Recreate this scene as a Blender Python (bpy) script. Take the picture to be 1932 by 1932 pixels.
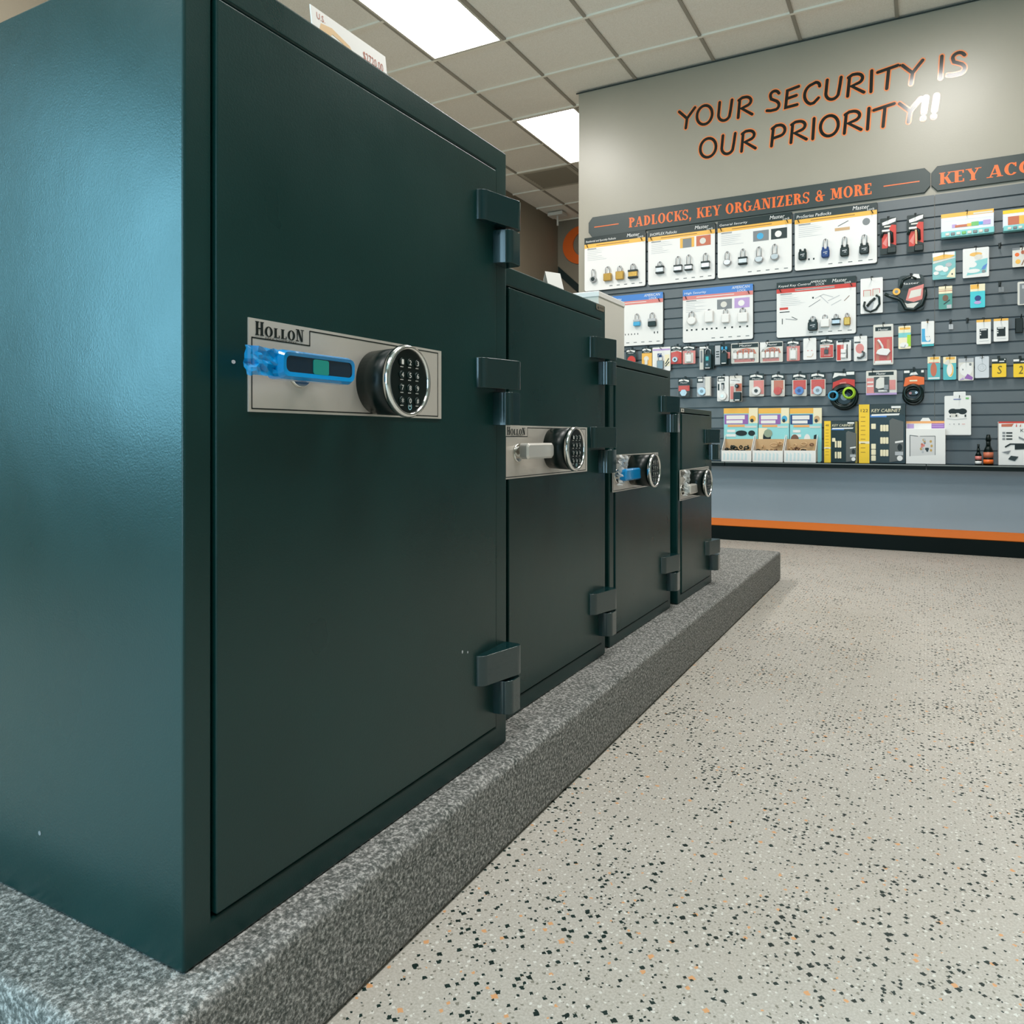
import bpy, math, random
from mathutils import Vector
random.seed(7)
for o in list(bpy.data.objects):
    bpy.data.objects.remove(o, do_unlink=True)
SC = bpy.context.scene
COLL = SC.collection
PI = math.pi
# ------------------------------------------------------------------ camera
F, HY, YAW, CH = 1436.0, 824.4, 0.4981, 0.757      # focal length in px, horizon row, heading, eye height
cd = bpy.data.cameras.new('camera'); cam = bpy.data.objects.new('camera', cd); COLL.objects.link(cam)
cam.location = (0, 0, CH); cam.rotation_euler = (PI/2, 0, YAW)
cd.sensor_width = 36; cd.lens = 36*F/1932; cd.shift_y = -(966-HY)/1932
cd.clip_start = 0.02; cd.clip_end = 60
SC.camera = cam
# ------------------------------------------------------------------ world, daylight, exposure
w = bpy.data.worlds.new('world'); SC.world = w; w.use_nodes = True
w.node_tree.nodes['Background'].inputs[0].default_value = (0.35, 0.62, 0.8, 1)
w.node_tree.nodes['Background'].inputs[1].default_value = 0.3
al = bpy.data.lights.new('window_daylight', 'AREA'); al.shape = 'RECTANGLE'; al.size = 3.0; al.size_y = 2.4
al.energy = 130; al.color = (0.5, 0.8, 1.0)
alo = bpy.data.objects.new('window_daylight', al); COLL.objects.link(alo)
alo.location = (-1.1, -3.62, 1.35); alo.rotation_euler = (PI/2, 0, 0)   # shines towards +Y through the shop window
al2 = bpy.data.lights.new('side_window_daylight', 'AREA'); al2.shape = 'RECTANGLE'; al2.size = 1.7; al2.size_y = 2.05
al2.energy = 190; al2.color = (0.3, 0.76, 1.0)
alp = bpy.data.objects.new('side_window_daylight', al2); COLL.objects.link(alp)
alp.location = (-4.32, -2.45, 1.72); alp.rotation_euler = (PI/2, 0, -PI/2)   # shines towards +X through the side window
SC.view_settings.view_transform = 'Standard'; SC.view_settings.look = 'None'
SC.view_settings.exposure = 0.0; SC.view_settings.gamma = 1.0; SC.view_settings.use_curve_mapping = False
LAMP = 26.0

# ------------------------------------------------------------------ colours and materials
def lin(c):
    c = c/255.0
    return c/12.92 if c <= 0.04045 else ((c+0.055)/1.055)**2.4
COL = dict(wht=(238,236,232), off=(222,218,208), blk=(10,34,32), dgr=(38,52,52), gry=(128,132,134), lgr=(186,188,190),
    red=(206,58,44), pnk=(222,132,124), org=(240,110,40), lor=(244,176,110), yel=(250,206,40), amb=(244,186,80), blu=(70,130,205), dbl=(24,62,122),
    sky=(70,170,215), teal=(60,170,175), lteal=(130,205,205), grn=(120,190,110), lime=(170,215,50), pur=(150,100,175), lil=(190,160,210),
    brs=(200,160,84), tan=(206,170,126), brn=(120,86,64), drk=(4,22,20), crm=(244,232,196), cop=(200,110,80))
_M = {}
def mat(col, rough=0.45, metal=0.0, coat=0.0, spec=0.5):
    key = (col, rough, metal, coat, spec)
    if key in _M: return _M[key]
    rgb = COL[col] if isinstance(col, str) else col
    m = bpy.data.materials.new('m_%s_%d' % (col if isinstance(col, str) else 'c', len(_M))); m.use_nodes = True
    b = m.node_tree.nodes['Principled BSDF']
    b.inputs['Base Color'].default_value = (lin(rgb[0]), lin(rgb[1]), lin(rgb[2]), 1)
    b.inputs['Roughness'].default_value = rough; b.inputs['Metallic'].default_value = metal
    b.inputs['Coat Weight'].default_value = coat; b.inputs['Specular IOR Level'].default_value = spec
    # faint procedural wear in the gloss so no surface is perfectly even
    nt = m.node_tree; n = nt.nodes.new('ShaderNodeTexNoise'); n.inputs['Scale'].default_value = 35
    r = nt.nodes.new('ShaderNodeMapRange'); r.inputs['To Min'].default_value = max(0.02, rough-0.05); r.inputs['To Max'].default_value = min(1, rough+0.05)
    nt.links.new(n.outputs['Fac'], r.inputs['Value']); nt.links.new(r.outputs[0], b.inputs['Roughness'])
    _M[key] = m; return m
def nodes_mat(name):
    m = bpy.data.materials.new(name); m.use_nodes = True; nt = m.node_tree
    return m, nt, nt.nodes['Principled BSDF'], nt.nodes['Material Output']
def pos(nt):
    return nt.nodes.new('ShaderNodeNewGeometry').outputs['Position']
def noise(nt, vec, scale, detail=2, rough=0.5):
    n = nt.nodes.new('ShaderNodeTexNoise'); n.inputs['Scale'].default_value = scale; n.inputs['Detail'].default_value = detail
    n.inputs['Roughness'].default_value = rough; nt.links.new(vec, n.inputs['Vector']); return n
def ramp(nt, fac, stops):
    r = nt.nodes.new('ShaderNodeValToRGB'); nt.links.new(fac, r.inputs[0]); e = r.color_ramp.elements
    while len(e) < len(stops): e.new(0.5)
    for k, (p, c) in enumerate(stops):
        e[k].position = p; e[k].color = (lin(c[0]), lin(c[1]), lin(c[2]), 1)
    return r.outputs[0]
def math_(nt, op, a, b=None, c=None):
    n = nt.nodes.new('ShaderNodeMath'); n.operation = op
    for i, v in enumerate((a, b, c)):
        if v is None: continue
        if isinstance(v, (int, float)): n.inputs[i].default_value = v
        else: nt.links.new(v, n.inputs[i])
    return n.outputs[0]
def mixc(nt, fac, a, b):
    n = nt.nodes.new('ShaderNodeMix'); n.data_type = 'RGBA'
    nt.links.new(fac, n.inputs[0])
    for i, v in ((6, a), (7, b)):
        if isinstance(v, tuple): n.inputs[i].default_value = (lin(v[0]), lin(v[1]), lin(v[2]), 1)
        else: nt.links.new(v, n.inputs[i])
    return n.outputs[2]
def bump(nt, b, h, dist=0.002, strength=0.3):
    n = nt.nodes.new('ShaderNodeBump'); n.inputs['Distance'].default_value = dist; n.inputs['Strength'].default_value = strength
    nt.links.new(h, n.inputs['Height']); nt.links.new(n.outputs[0], b.inputs['Normal'])

def floor_material():
    m, nt, b, _ = nodes_mat('epoxy_flake_floor'); p = pos(nt)
    wob = noise(nt, p, 160, 2)
    vm = nt.nodes.new('ShaderNodeVectorMath'); vm.operation = 'MULTIPLY_ADD'; nt.links.new(wob.outputs['Color'], vm.inputs[0])
    vm.inputs[1].default_value = (0.006, 0.006, 0.0); nt.links.new(p, vm.inputs[2])
    base = ramp(nt, noise(nt, p, 0.9, 3).outputs['Fac'], [(0.3, (176, 170, 158)), (0.75, (193, 188, 180))])
    fine = ramp(nt, noise(nt, p, 260, 2, .7).outputs['Fac'], [(0.35, (156, 151, 140)), (0.65, (208, 204, 197))])
    col = mixc(nt, math_(nt, 'MULTIPLY', 1.0, 0.42), base, fine)
    dens = noise(nt, p, 3.2, 3, .6).outputs['Fac']
    def flakes(col, scale, thresh, rmin, rmax, c, dk=0.0, seedvec=(0, 0, 0)):
        ad = nt.nodes.new('ShaderNodeVectorMath'); ad.operation = 'ADD'; nt.links.new(vm.outputs[0], ad.inputs[0]); ad.inputs[1].default_value = seedvec
        v = nt.nodes.new('ShaderNodeTexVoronoi'); v.voronoi_dimensions = '2D'; v.inputs['Scale'].default_value = scale
        v.distance = 'MANHATTAN'; nt.links.new(ad.outputs[0], v.inputs['Vector'])
        s = nt.nodes.new('ShaderNodeSeparateColor'); nt.links.new(v.outputs['Color'], s.inputs[0])
        on = math_(nt, 'GREATER_THAN', math_(nt, 'ADD', s.outputs[0], math_(nt, 'MULTIPLY', math_(nt, 'SUBTRACT', dens, 0.5), dk)), thresh)
        rad = math_(nt, 'MULTIPLY_ADD', math_(nt, 'POWER', s.outputs[1], 2.0), rmax-rmin, rmin)
        ins = math_(nt, 'LESS_THAN', v.outputs['Distance'], rad)
        return mixc(nt, math_(nt, 'MULTIPLY', on, ins), col, c)
    col = flakes(col, 95, 0.60, .14, .34, (214, 212, 204), 0, (3.3, 1.7, 0))
    col = flakes(col, 130, 0.80, .2, .4, (130, 128, 116), 0, (7.3, 2.1, 0))
    col = flakes(col, 62, 0.93, .15, .38, (214, 160, 112), .5, (1.3, 9.7, 0))
    col = flakes(col, 85, 0.70, .14, .46, (18, 42, 38), 1.3, (0, 0, 0))
    col = flakes(col, 52, 0.80, .12, .32, (10, 34, 30), 1.4, (5.1, 4.7, 0))
    nt.links.new(col, b.inputs['Base Color']); b.inputs['Roughness'].default_value = 0.42
    b.inputs['Specular IOR Level'].default_value = 0.35
    bump(nt, b, noise(nt, p, 14, 2).outputs['Fac'], .002, .15)
    return m
def carpet_material():
    m, nt, b, _ = nodes_mat('grey_loop_carpet'); p = pos(nt)
    n1 = noise(nt, p, 170, 3, .7); n2 = noise(nt, p, 40, 3, .6)
    c1 = ramp(nt, n1.outputs['Fac'], [(0.36, (30, 42, 40)), (0.5, (114, 115, 112)), (0.66, (212, 210, 206))])
    c2 = ramp(nt, n2.outputs['Fac'], [(0.3, (92, 96, 92)), (0.7, (148, 146, 143))])
    nt.links.new(mixc(nt, math_(nt, 'MULTIPLY', 1.0, 0.35), c1, c2), b.inputs['Base Color'])
    b.inputs['Roughness'].default_value = 0.95; b.inputs['Specular IOR Level'].default_value = 0.1
    bump(nt, b, n1.outputs['Fac'], .004, .6); return m
def paint_material():
    m, nt, b, _ = nodes_mat('safe_paint'); p = pos(nt)
    nt.links.new(ramp(nt, noise(nt, p, 3, 3).outputs['Fac'], [(0.3, (8, 46, 44)), (0.7, (14, 54, 52))]), b.inputs['Base Color'])
    nt.links.new(math_(nt, 'MULTIPLY_ADD', noise(nt, p, 6, 3).outputs['Fac'], .12, .235), b.inputs['Roughness'])
    b.inputs['Specular IOR Level'].default_value = 0.42
    fine = noise(nt, p, 420, 2).outputs['Fac']; broad = noise(nt, p, 9, 2).outputs['Fac']
    bump(nt, b, math_(nt, 'MULTIPLY_ADD', broad, 4.0, fine), .0006, .25); return m
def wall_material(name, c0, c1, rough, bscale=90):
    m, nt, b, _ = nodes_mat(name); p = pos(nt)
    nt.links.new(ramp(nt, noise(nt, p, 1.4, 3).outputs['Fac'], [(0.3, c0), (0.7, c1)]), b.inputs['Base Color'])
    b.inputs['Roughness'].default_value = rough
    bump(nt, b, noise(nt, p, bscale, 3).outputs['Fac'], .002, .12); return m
def tile_material():
    m, nt, b, _ = nodes_mat('ceiling_tile'); p = pos(nt)
    n = noise(nt, p, 140, 3, .7)
    nt.links.new(ramp(nt, n.outputs['Fac'], [(0.35, (236, 229, 216)), (0.6, (248, 242, 231))]), b.inputs['Base Color'])
    b.inputs['Roughness'].default_value = 0.95; bump(nt, b, n.outputs['Fac'], .003, .3); return m
def lamp_material(strength):
    m, nt, b, out = nodes_mat('lamp_diffuser'); p = pos(nt)
    e = nt.nodes.new('ShaderNodeEmission'); e.inputs['Strength'].default_value = strength
    nt.links.new(ramp(nt, noise(nt, p, 120, 2).outputs['Fac'], [(0.3, (250, 247, 242)), (0.7, (255, 252, 248))]), e.inputs['Color'])
    nt.links.new(e.outputs[0], out.inputs[0]); return m
def clear_material(name, tint, op=0.75, rough=.08):
    m, nt, b, out = nodes_mat(name)
    t = nt.nodes.new('ShaderNodeBsdfTransparent'); mx = nt.nodes.new('ShaderNodeMixShader')
    b.inputs['Base Color'].default_value = (lin(tint[0]), lin(tint[1]), lin(tint[2]), 1); b.inputs['Roughness'].default_value = rough
    n = nt.nodes.new('ShaderNodeTexNoise'); n.inputs['Scale'].default_value = 60
    r = nt.nodes.new('ShaderNodeMapRange'); r.inputs['To Min'].default_value = max(0, op-.05); r.inputs['To Max'].default_value = min(1, op+.05)
    nt.links.new(n.outputs['Fac'], r.inputs[0]); nt.links.new(r.outputs[0], mx.inputs[0])
    nt.links.new(t.outputs[0], mx.inputs[1]); nt.links.new(b.outputs[0], mx.inputs[2]); nt.links.new(mx.outputs[0], out.inputs[0]); return m
def brushed_material():
    m, nt, b, _ = nodes_mat('brushed_steel'); p = pos(nt)
    mp = nt.nodes.new('ShaderNodeMapping'); mp.inputs['Scale'].default_value = (1, .15, 60); nt.links.new(p, mp.inputs[0])
    n = noise(nt, mp.outputs[0], 12, 3)
    b.inputs['Base Color'].default_value = (.80, .75, .68, 1); b.inputs['Metallic'].default_value = 0.5
    nt.links.new(math_(nt, 'MULTIPLY_ADD', n.outputs['Fac'], .16, .3), b.inputs['Roughness']); return m
FLOOR, CARPET, PAINT = floor_material(), carpet_material(), paint_material()
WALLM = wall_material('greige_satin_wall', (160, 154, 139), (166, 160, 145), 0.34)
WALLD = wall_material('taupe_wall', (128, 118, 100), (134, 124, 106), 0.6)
LOWM = wall_material('grey_lower_wall', (154, 165, 176), (160, 171, 182), 0.36)
SLATM = wall_material('slate_slatwall', (94, 101, 104), (101, 108, 111), 0.34, 200)
TILE, STEEL = tile_material(), brushed_material()
LAMPM = lamp_material(LAMP)
CLEAR = clear_material('clear_blister', (235, 240, 240), .07)
WRAP = clear_material('clear_wrap', (235, 240, 240), .5, .15)
BLUEF = clear_material('blue_film', (0, 150, 222), .86, .1)
CHROME = mat((225, 225, 222), .12, 1.0)
PLBLK = mat('drk', .32, 0, 0, .35)
HINGEP = mat((14, 46, 48), .17, 0, .5)

# ------------------------------------------------------------------ mesh helper
def f_id(a, b, c): return (a, b, c)
WY = 5.68                                        # front of the slat panels
def f_wall(a, b, c): return (a, WY-c, b)         # across, up, out from the display wall
def f_side(X):                                   # along y, up, out from a plane x = X
    return lambda a, b, c: (X+c, a, b)
_TXT = {}
def text_mesh(s):
    if s in _TXT: return _TXT[s]
    cu = bpy.data.curves.new('t', 'FONT'); cu.body = s; cu.size = 1; cu.resolution_u = 2
    o = bpy.data.objects.new('t', cu); COLL.objects.link(o)
    dg = bpy.context.evaluated_depsgraph_get(); me = o.evaluated_get(dg).to_mesh()
    vs = [(v.co.x, v.co.y) for v in me.vertices]; fs = [tuple(p.vertices) for p in me.polygons]
    o.evaluated_get(dg).to_mesh_clear(); bpy.data.objects.remove(o); bpy.data.curves.remove(cu)
    x0 = min(v[0] for v in vs); y0 = min(v[1] for v in vs); x1 = max(v[0] for v in vs); y1 = max(v[1] for v in vs)
    _TXT[s] = ([((a-x0)/(x1-x0), (b-y0)/(y1-y0)) for a, b in vs], fs, (x1-x0)/(y1-y0)); return _TXT[s]
class MB:
    def __init__(s, fr=f_id, m=None):
        s.v = []; s.f = []; s.mi = []; s.sm = []; s.mats = []; s.fr = fr; s.cur = 0
        if m: s.use(m)
    def use(s, m):
        if isinstance(m, str) or isinstance(m, tuple): m = mat(m)
        if m not in s.mats: s.mats.append(m)
        s.cur = s.mats.index(m); return s
    def add(s, pts, faces, smooth=False):
        n = len(s.v); s.v += [s.fr(*p) for p in pts]
        for f in faces:
            s.f.append([n+i for i in f]); s.mi.append(s.cur); s.sm.append(smooth)
        return s
    def flat(s, poly, c): return s.add([(a, b, c) for a, b in poly], [list(range(len(poly)))])
    def prism(s, poly, c0, c1, ch=0, smooth=False, back=True):
        n = len(poly); P = [(a, b, c0) for a, b in poly]
        rings = [0]
        if ch > 0:
            P += [(a, b, c1-ch) for a, b in poly]; rings.append(n)
            cx = sum(a for a, b in poly)/n; cy = sum(b for a, b in poly)/n
            W = max(a for a, b in poly)-min(a for a, b in poly); H = max(b for a, b in poly)-min(b for a, b in poly)
            P += [(cx+(a-cx)*max(.1, 1-2*ch/W), cy+(b-cy)*max(.1, 1-2*ch/H), c1) for a, b in poly]; rings.append(2*n)
        else:
            P += [(a, b, c1) for a, b in poly]; rings.append(n)
        side = []
        for r in range(len(rings)-1):
            for i in range(n):
                j = (i+1) % n; side.append([rings[r]+i, rings[r]+j, rings[r+1]+j, rings[r+1]+i])
        k = len(s.v); s.add(P, side, smooth); n0 = rings[-1]
        s.f.append([k+n0+i for i in range(n)]); s.mi.append(s.cur); s.sm.append(False)
        if back: s.f.append([k+n-1-i for i in range(n)]); s.mi.append(s.cur); s.sm.append(False)
        return s
    def box(s, a0, b0, c0, a1, b1, c1, ch=0): return s.prism([(a0, b0), (a1, b0), (a1, b1), (a0, b1)], c0, c1, ch)
    def rr(s, a0, b0, a1, b1, r, c0, c1, ch=0): return s.prism(rrect(a0, b0, a1, b1, r), c0, c1, ch)
    def cyl(s, ca, cb, c0, c1, r0, r1=None, n=24, ch=0):
        r1 = r0 if r1 is None else r1
        P = [(ca+r0*math.cos(2*PI*i/n), cb+r0*math.sin(2*PI*i/n), c0) for i in range(n)] + [(ca+r1*math.cos(2*PI*i/n), cb+r1*math.sin(2*PI*i/n), c1) for i in range(n)]
        k = len(s.v); s.add(P, [[i, (i+1) % n, n+(i+1) % n, n+i] for i in range(n)], True)
        for f in ([k+n+i for i in range(n)], [k+n-1-i for i in range(n)]): s.f.append(f); s.mi.append(s.cur); s.sm.append(False)
        return s
    def tube(s, pts, r, n=8, closed=False):
        P = []; m = len(pts); V = [Vector(p) for p in pts]; up = None
        for i in range(m):
            a = V[(i-1) % m] if closed or i > 0 else V[i]; b = V[(i+1) % m] if closed or i < m-1 else V[i]
            t = (b-a).normalized()
            if up is None: up = Vector((0, 0, 1)) if abs(t.z) < .9 else Vector((1, 0, 0))
            x = t.cross(up).normalized(); up = x.cross(t).normalized()
            for k in range(n):
                q = V[i]+x*(r*math.cos(2*PI*k/n))+up*(r*math.sin(2*PI*k/n)); P.append(tuple(q))
        F_ = []
        for i in range(m if closed else m-1):
            for k in range(n):
                i2 = (i+1) % m; F_.append([i*n+k, i*n+(k+1) % n, i2*n+(k+1) % n, i2*n+k])
        if not closed: F_ += [list(range(n))[::-1], [(m-1)*n+k for k in range(n)]]
        return s.add(P, F_, True)
    def torus(s, ca, cb, cc, R, r, n=24, k=8, sy=1.0):
        return s.tube([(ca+R*math.cos(2*PI*i/n), cb+R*sy*math.sin(2*PI*i/n), cc) for i in range(n)], r, k, True)
    def ribbon(s, pts, wd, c):
        V = [Vector(p) for p in pts]; n = len(V); A = []; B = []; h = wd/2
        for i in range(n):
            d0 = (V[i]-V[i-1]).normalized() if i else None; d1 = (V[i+1]-V[i]).normalized() if i < n-1 else None
            if i and i < n-1:
                t = (d0+d1).normalized(); k = h/max(.55, abs(t.dot(d0)))
            else: t = d1 or d0; k = h
            m = Vector((-t.y, t.x))*k; A.append(V[i]+m); B.append(V[i]-m)
        if (V[0]-V[-1]).length < 1e-4:
            t = ((V[1]-V[0]).normalized()+(V[-1]-V[-2]).normalized()).normalized(); m = Vector((-t.y, t.x))*h
            A[0] = A[-1] = V[0]+m; B[0] = B[-1] = V[0]-m
        P = A+B; s.add([(p.x, p.y, c) for p in P], [[n+i, n+i+1, i+1, i] for i in range(n-1)])
        if (V[0]-V[-1]).length < 1e-4: return s
        for e_, a_, b_, sg in ((V[0], A[0], B[0], 1), (V[-1], B[-1], A[-1], 1)):
            v = a_-e_; w_ = math.atan2(v.y, v.x)
            s.flat([(e_.x+h*math.cos(w_+PI*j/8), e_.y+h*math.sin(w_+PI*j/8)) for j in range(9)], c)
        return s
    def text(s, t, x, y, h, c, wd=None, shear=0, vert=False):
        vs, fs, asp = text_mesh(t); W = wd or asp*h
        if vert: return s.add([(x+(1-b)*h, y+a*W, c) for a, b in vs], fs)
        return s.add([(x+a*W+b*h*shear, y+b*h, c) for a, b in vs], fs)
    def build(s, name, parent=None, origin=None):
        if parent is not None: o0 = parent_origin(parent)
        else:
            xs = [v[0] for v in s.v]; ys = [v[1] for v in s.v]; zs = [v[2] for v in s.v]
            o0 = origin or ((min(xs)+max(xs))/2, (min(ys)+max(ys))/2, min(zs))
        me = bpy.data.meshes.new(name)
        me.from_pydata([(v[0]-o0[0], v[1]-o0[1], v[2]-o0[2]) for v in s.v], [], s.f)
        for m in s.mats: me.materials.append(m)
        for p, i, q in zip(me.polygons, s.mi, s.sm): p.material_index = i; p.use_smooth = q
        me.update(); o = bpy.data.objects.new(name, me); COLL.objects.link(o)
        if parent is not None: o.parent = parent; ORG[o] = o0
        else: o.location = o0; ORG[o] = o0
        return o
ORG = {}
def parent_origin(p): return ORG[p]
def rrect(a0, b0, a1, b1, r, n=4):
    r = min(r, (a1-a0)/2.01, (b1-b0)/2.01); P = []
    for cx, cy, t in ((a1-r, b0+r, -PI/2), (a1-r, b1-r, 0), (a0+r, b1-r, PI/2), (a0+r, b0+r, PI)):
        for i in range(n+1): P.append((cx+r*math.cos(t+i*PI/2/n), cy+r*math.sin(t+i*PI/2/n)))
    return P
def ell(cx, cy, rx, ry, n=16): return [(cx+rx*math.cos(2*PI*i/n), cy+ry*math.sin(2*PI*i/n)) for i in range(n)]
def tag(o, label, cat, group=None):
    o['label'] = label; o['category'] = cat
    if group: o['group'] = group
    return o
def struct(o): o['kind'] = 'structure'; return o
def empty(name, loc, label=None, cat=None, group=None):
    o = bpy.data.objects.new(name, None); COLL.objects.link(o); o.location = loc; o.empty_display_size = .05; ORG[o] = loc
    if label: tag(o, label, cat, group)
    return o
def soften(o, wd=.003, seg=2):
    b = o.modifiers.new('bevel', 'BEVEL'); b.width = wd; b.segments = seg; b.limit_method = 'ANGLE'; b.angle_limit = .7
    for p in o.data.polygons: p.use_smooth = True
    o.modifiers.new('wn', 'WEIGHTED_NORMAL'); return o
# measured point in the photo -> place on the display wall (at distance w in front of the slats)
CA, SA = math.cos(YAW), math.sin(YAW)
def UV(px, py, w=0.02):
    r = (px-966)/F; dx = -SA+r*CA; dy = CA+r*SA; t = (WY-w)/dy
    return dx*t, CH+(HY-py)/F*t

# ------------------------------------------------------------------ stroke fonts
def arc(cx, cy, rx, ry, a0, a1, n=14):
    return [(cx+rx*math.cos(math.radians(a0+(a1-a0)*i/n)), cy+ry*math.sin(math.radians(a0+(a1-a0)*i/n))) for i in range(n+1)]
HAND = {
 'Y': [[(0, .95), (.5, .5)], [(1, 1), (.5, .5), (.42, 0)]],
 'O': [arc(.5, .5, .5, .5, 60, 420, 24)],
 'U': [[(.12, 1), (.04, .4)] + arc(.45, .34, .42, .34, 180, 330, 10) + [(.9, .5), (1, 1)]],
 'R': [[(.12, .92), (0, 0)], [(.05, .9), (.3, 1)] + arc(.5, .76, .42, .24, 90, -60, 10) + [(.25, .45), (1, .04)]],
 'S': [[(.98, .84)] + arc(.62, .8, .34, .2, 40, 200, 8) + [(.35, .62), (.8, .46)] + arc(.62, .25, .36, .22, 40, -70, 8) + [(.3, .03), (0, .07)]],
 'E': [[(.98, .98), (.14, .88), (0, .04), (.86, .08)], [(.1, .48), (.8, .55)]],
 'C': [[(.98, .78)] + arc(.72, .8, .26, .2, 0, 90, 5) + arc(.6, .45, .6, .5, 100, 250, 12) + [(.6, .0), (.9, .2)]],
 'I': [[(.8, 1), (.2, 0)]],
 'T': [[(0, .86), (1, 1)], [(.55, .93), (.45, 0)]],
 'P': [[(.14, .92), (0, 0)], [(.05, .88), (.35, 1)] + arc(.55, .72, .42, .28, 90, -80, 10) + [(.1, .38)]],
 '!': [[(.85, 1), (.45, .34)], [(.27, .04), (.29, .06)]]}
def ring_poly(s, cx, cy, rx, ry, tx, ty, a0, a1, c, n=20):
    for i in range(n):
        t0 = math.radians(a0+(a1-a0)*i/n); t1 = math.radians(a0+(a1-a0)*(i+1)/n)
        s.flat([(cx+(rx-tx)*math.cos(t0), cy+(ry-ty)*math.sin(t0)), (cx+rx*math.cos(t0), cy+ry*math.sin(t0)),
                (cx+rx*math.cos(t1), cy+ry*math.sin(t1)), (cx+(rx-tx)*math.cos(t1), cy+(ry-ty)*math.sin(t1))], c)
T_, t_ = .23, .09
# fat serif capitals; v = upright bar, h = level bar, d = slanted bar, r = bowl
SER = {
 'P': (.66, [('v', .08, 0, 1, T_), ('r', .3, .74, .36, .26, T_, t_, -90, 90), ('h', .02, .4, .96, t_), ('h', .1, .32, .52, t_)]),
 'A': (.82, [('d', .04, .37, 0, 1, t_), ('d', .55, .33, 0, 1, T_*.95), ('h', .18, .6, .28, t_)]),
 'D': (.76, [('v', .08, 0, 1, T_), ('r', .28, .5, .46, .5, T_, t_, -90, 90), ('h', .02, .3, .955, t_), ('h', .02, .3, .045, t_)]),
 'L': (.62, [('v', .08, 0, 1, T_), ('h', .02, .6, .045, t_), ('v', .52, 0, .3, t_)]),
 'O': (.8, [('r', .4, .5, .4, .52, T_, t_, 0, 360)]),
 'C': (.74, [('r', .4, .5, .4, .52, T_, t_, 42, 318), ('v', .6, .66, 1, t_)]),
 'K': (.78, [('v', .08, 0, 1, T_), ('d', .3, .66, .42, 1, t_), ('d', .56, .3, 0, .6, T_)]),
 'S': (.6, [('r', .3, .74, .28, .28, .13, t_, 20, 250), ('r', .3, .26, .3, .28, .16, t_, -160, 80), ('d', .18, .34, .6, .4, .2), ('v', .5, .7, 1, t_), ('v', .0, 0, .3, t_)]),
 'E': (.66, [('v', .08, 0, 1, T_), ('h', .02, .6, .955, t_), ('h', .1, .5, .52, t_), ('h', .02, .62, .045, t_), ('v', .54, .74, 1, t_), ('v', .56, 0, .27, t_)]),
 'Y': (.78, [('v', .3, 0, .5, T_), ('d', .32, .06, .45, 1, T_), ('d', .44, .68, .45, 1, t_)]),
 'R': (.76, [('v', .08, 0, 1, T_), ('r', .3, .74, .36, .26, T_, t_, -90, 90), ('h', .02, .4, .96, t_), ('h', .1, .32, .52, t_), ('d', .54, .34, 0, .5, T_)]),
 'G': (.8, [('r', .4, .5, .4, .52, T_, t_, 42, 330), ('v', .56, .05, .45, T_*.8), ('h', .48, .84, .46, t_)]),
 'N': (.82, [('v', .1, 0, 1, t_), ('d', .1, .52, 1, 0, T_), ('v', .64, 0, 1, t_)]),
 'I': (.38, [('v', .08, 0, 1, T_)]),
 'Z': (.68, [('h', .04, .66, .955, t_), ('d', .04, .42, 0, 1, T_), ('h', .0, .66, .045, t_), ('v', .57, 0, .28, t_), ('v', .02, .72, 1, t_)]),
 'M': (1.0, [('v', .1, 0, 1, t_), ('d', .38, .1, .1, 1, T_), ('d', .42, .66, .1, 1, t_), ('v', .7, 0, 1, T_)]),
 'H': (.84, [('v', .08, 0, 1, T_), ('v', .54, 0, 1, T_), ('h', .2, .6, .5, t_)]),
 '&': (.86, [('r', .36, .76, .22, .26, .12, t_, 0, 360), ('r', .34, .27, .33, .29, .18, t_, 90, 400), ('d', .56, .22, 0, .66, .18), ('h', .5, .86, .5, t_)]),
 ',': (.26, [('v', .04, -.02, .18, .18), ('d', .02, .12, -.2, 0, .09)]), ' ': (.34, [])}
FEET = {'P': [.195], 'A': [.08, .66], 'L': [], 'K': [.195, .76], 'Y': [.41], 'R': [.195, .66], 'N': [.14], 'I': [.195], 'M': [.14, .81], 'H': [.195, .655]}
TOPS = {'L': [.195], 'K': [.195, .72], 'Y': [.16, .72], 'N': [.14, .68], 'I': [.195], 'M': [.14, .81], 'H': [.195, .655], 'A': []}
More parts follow.
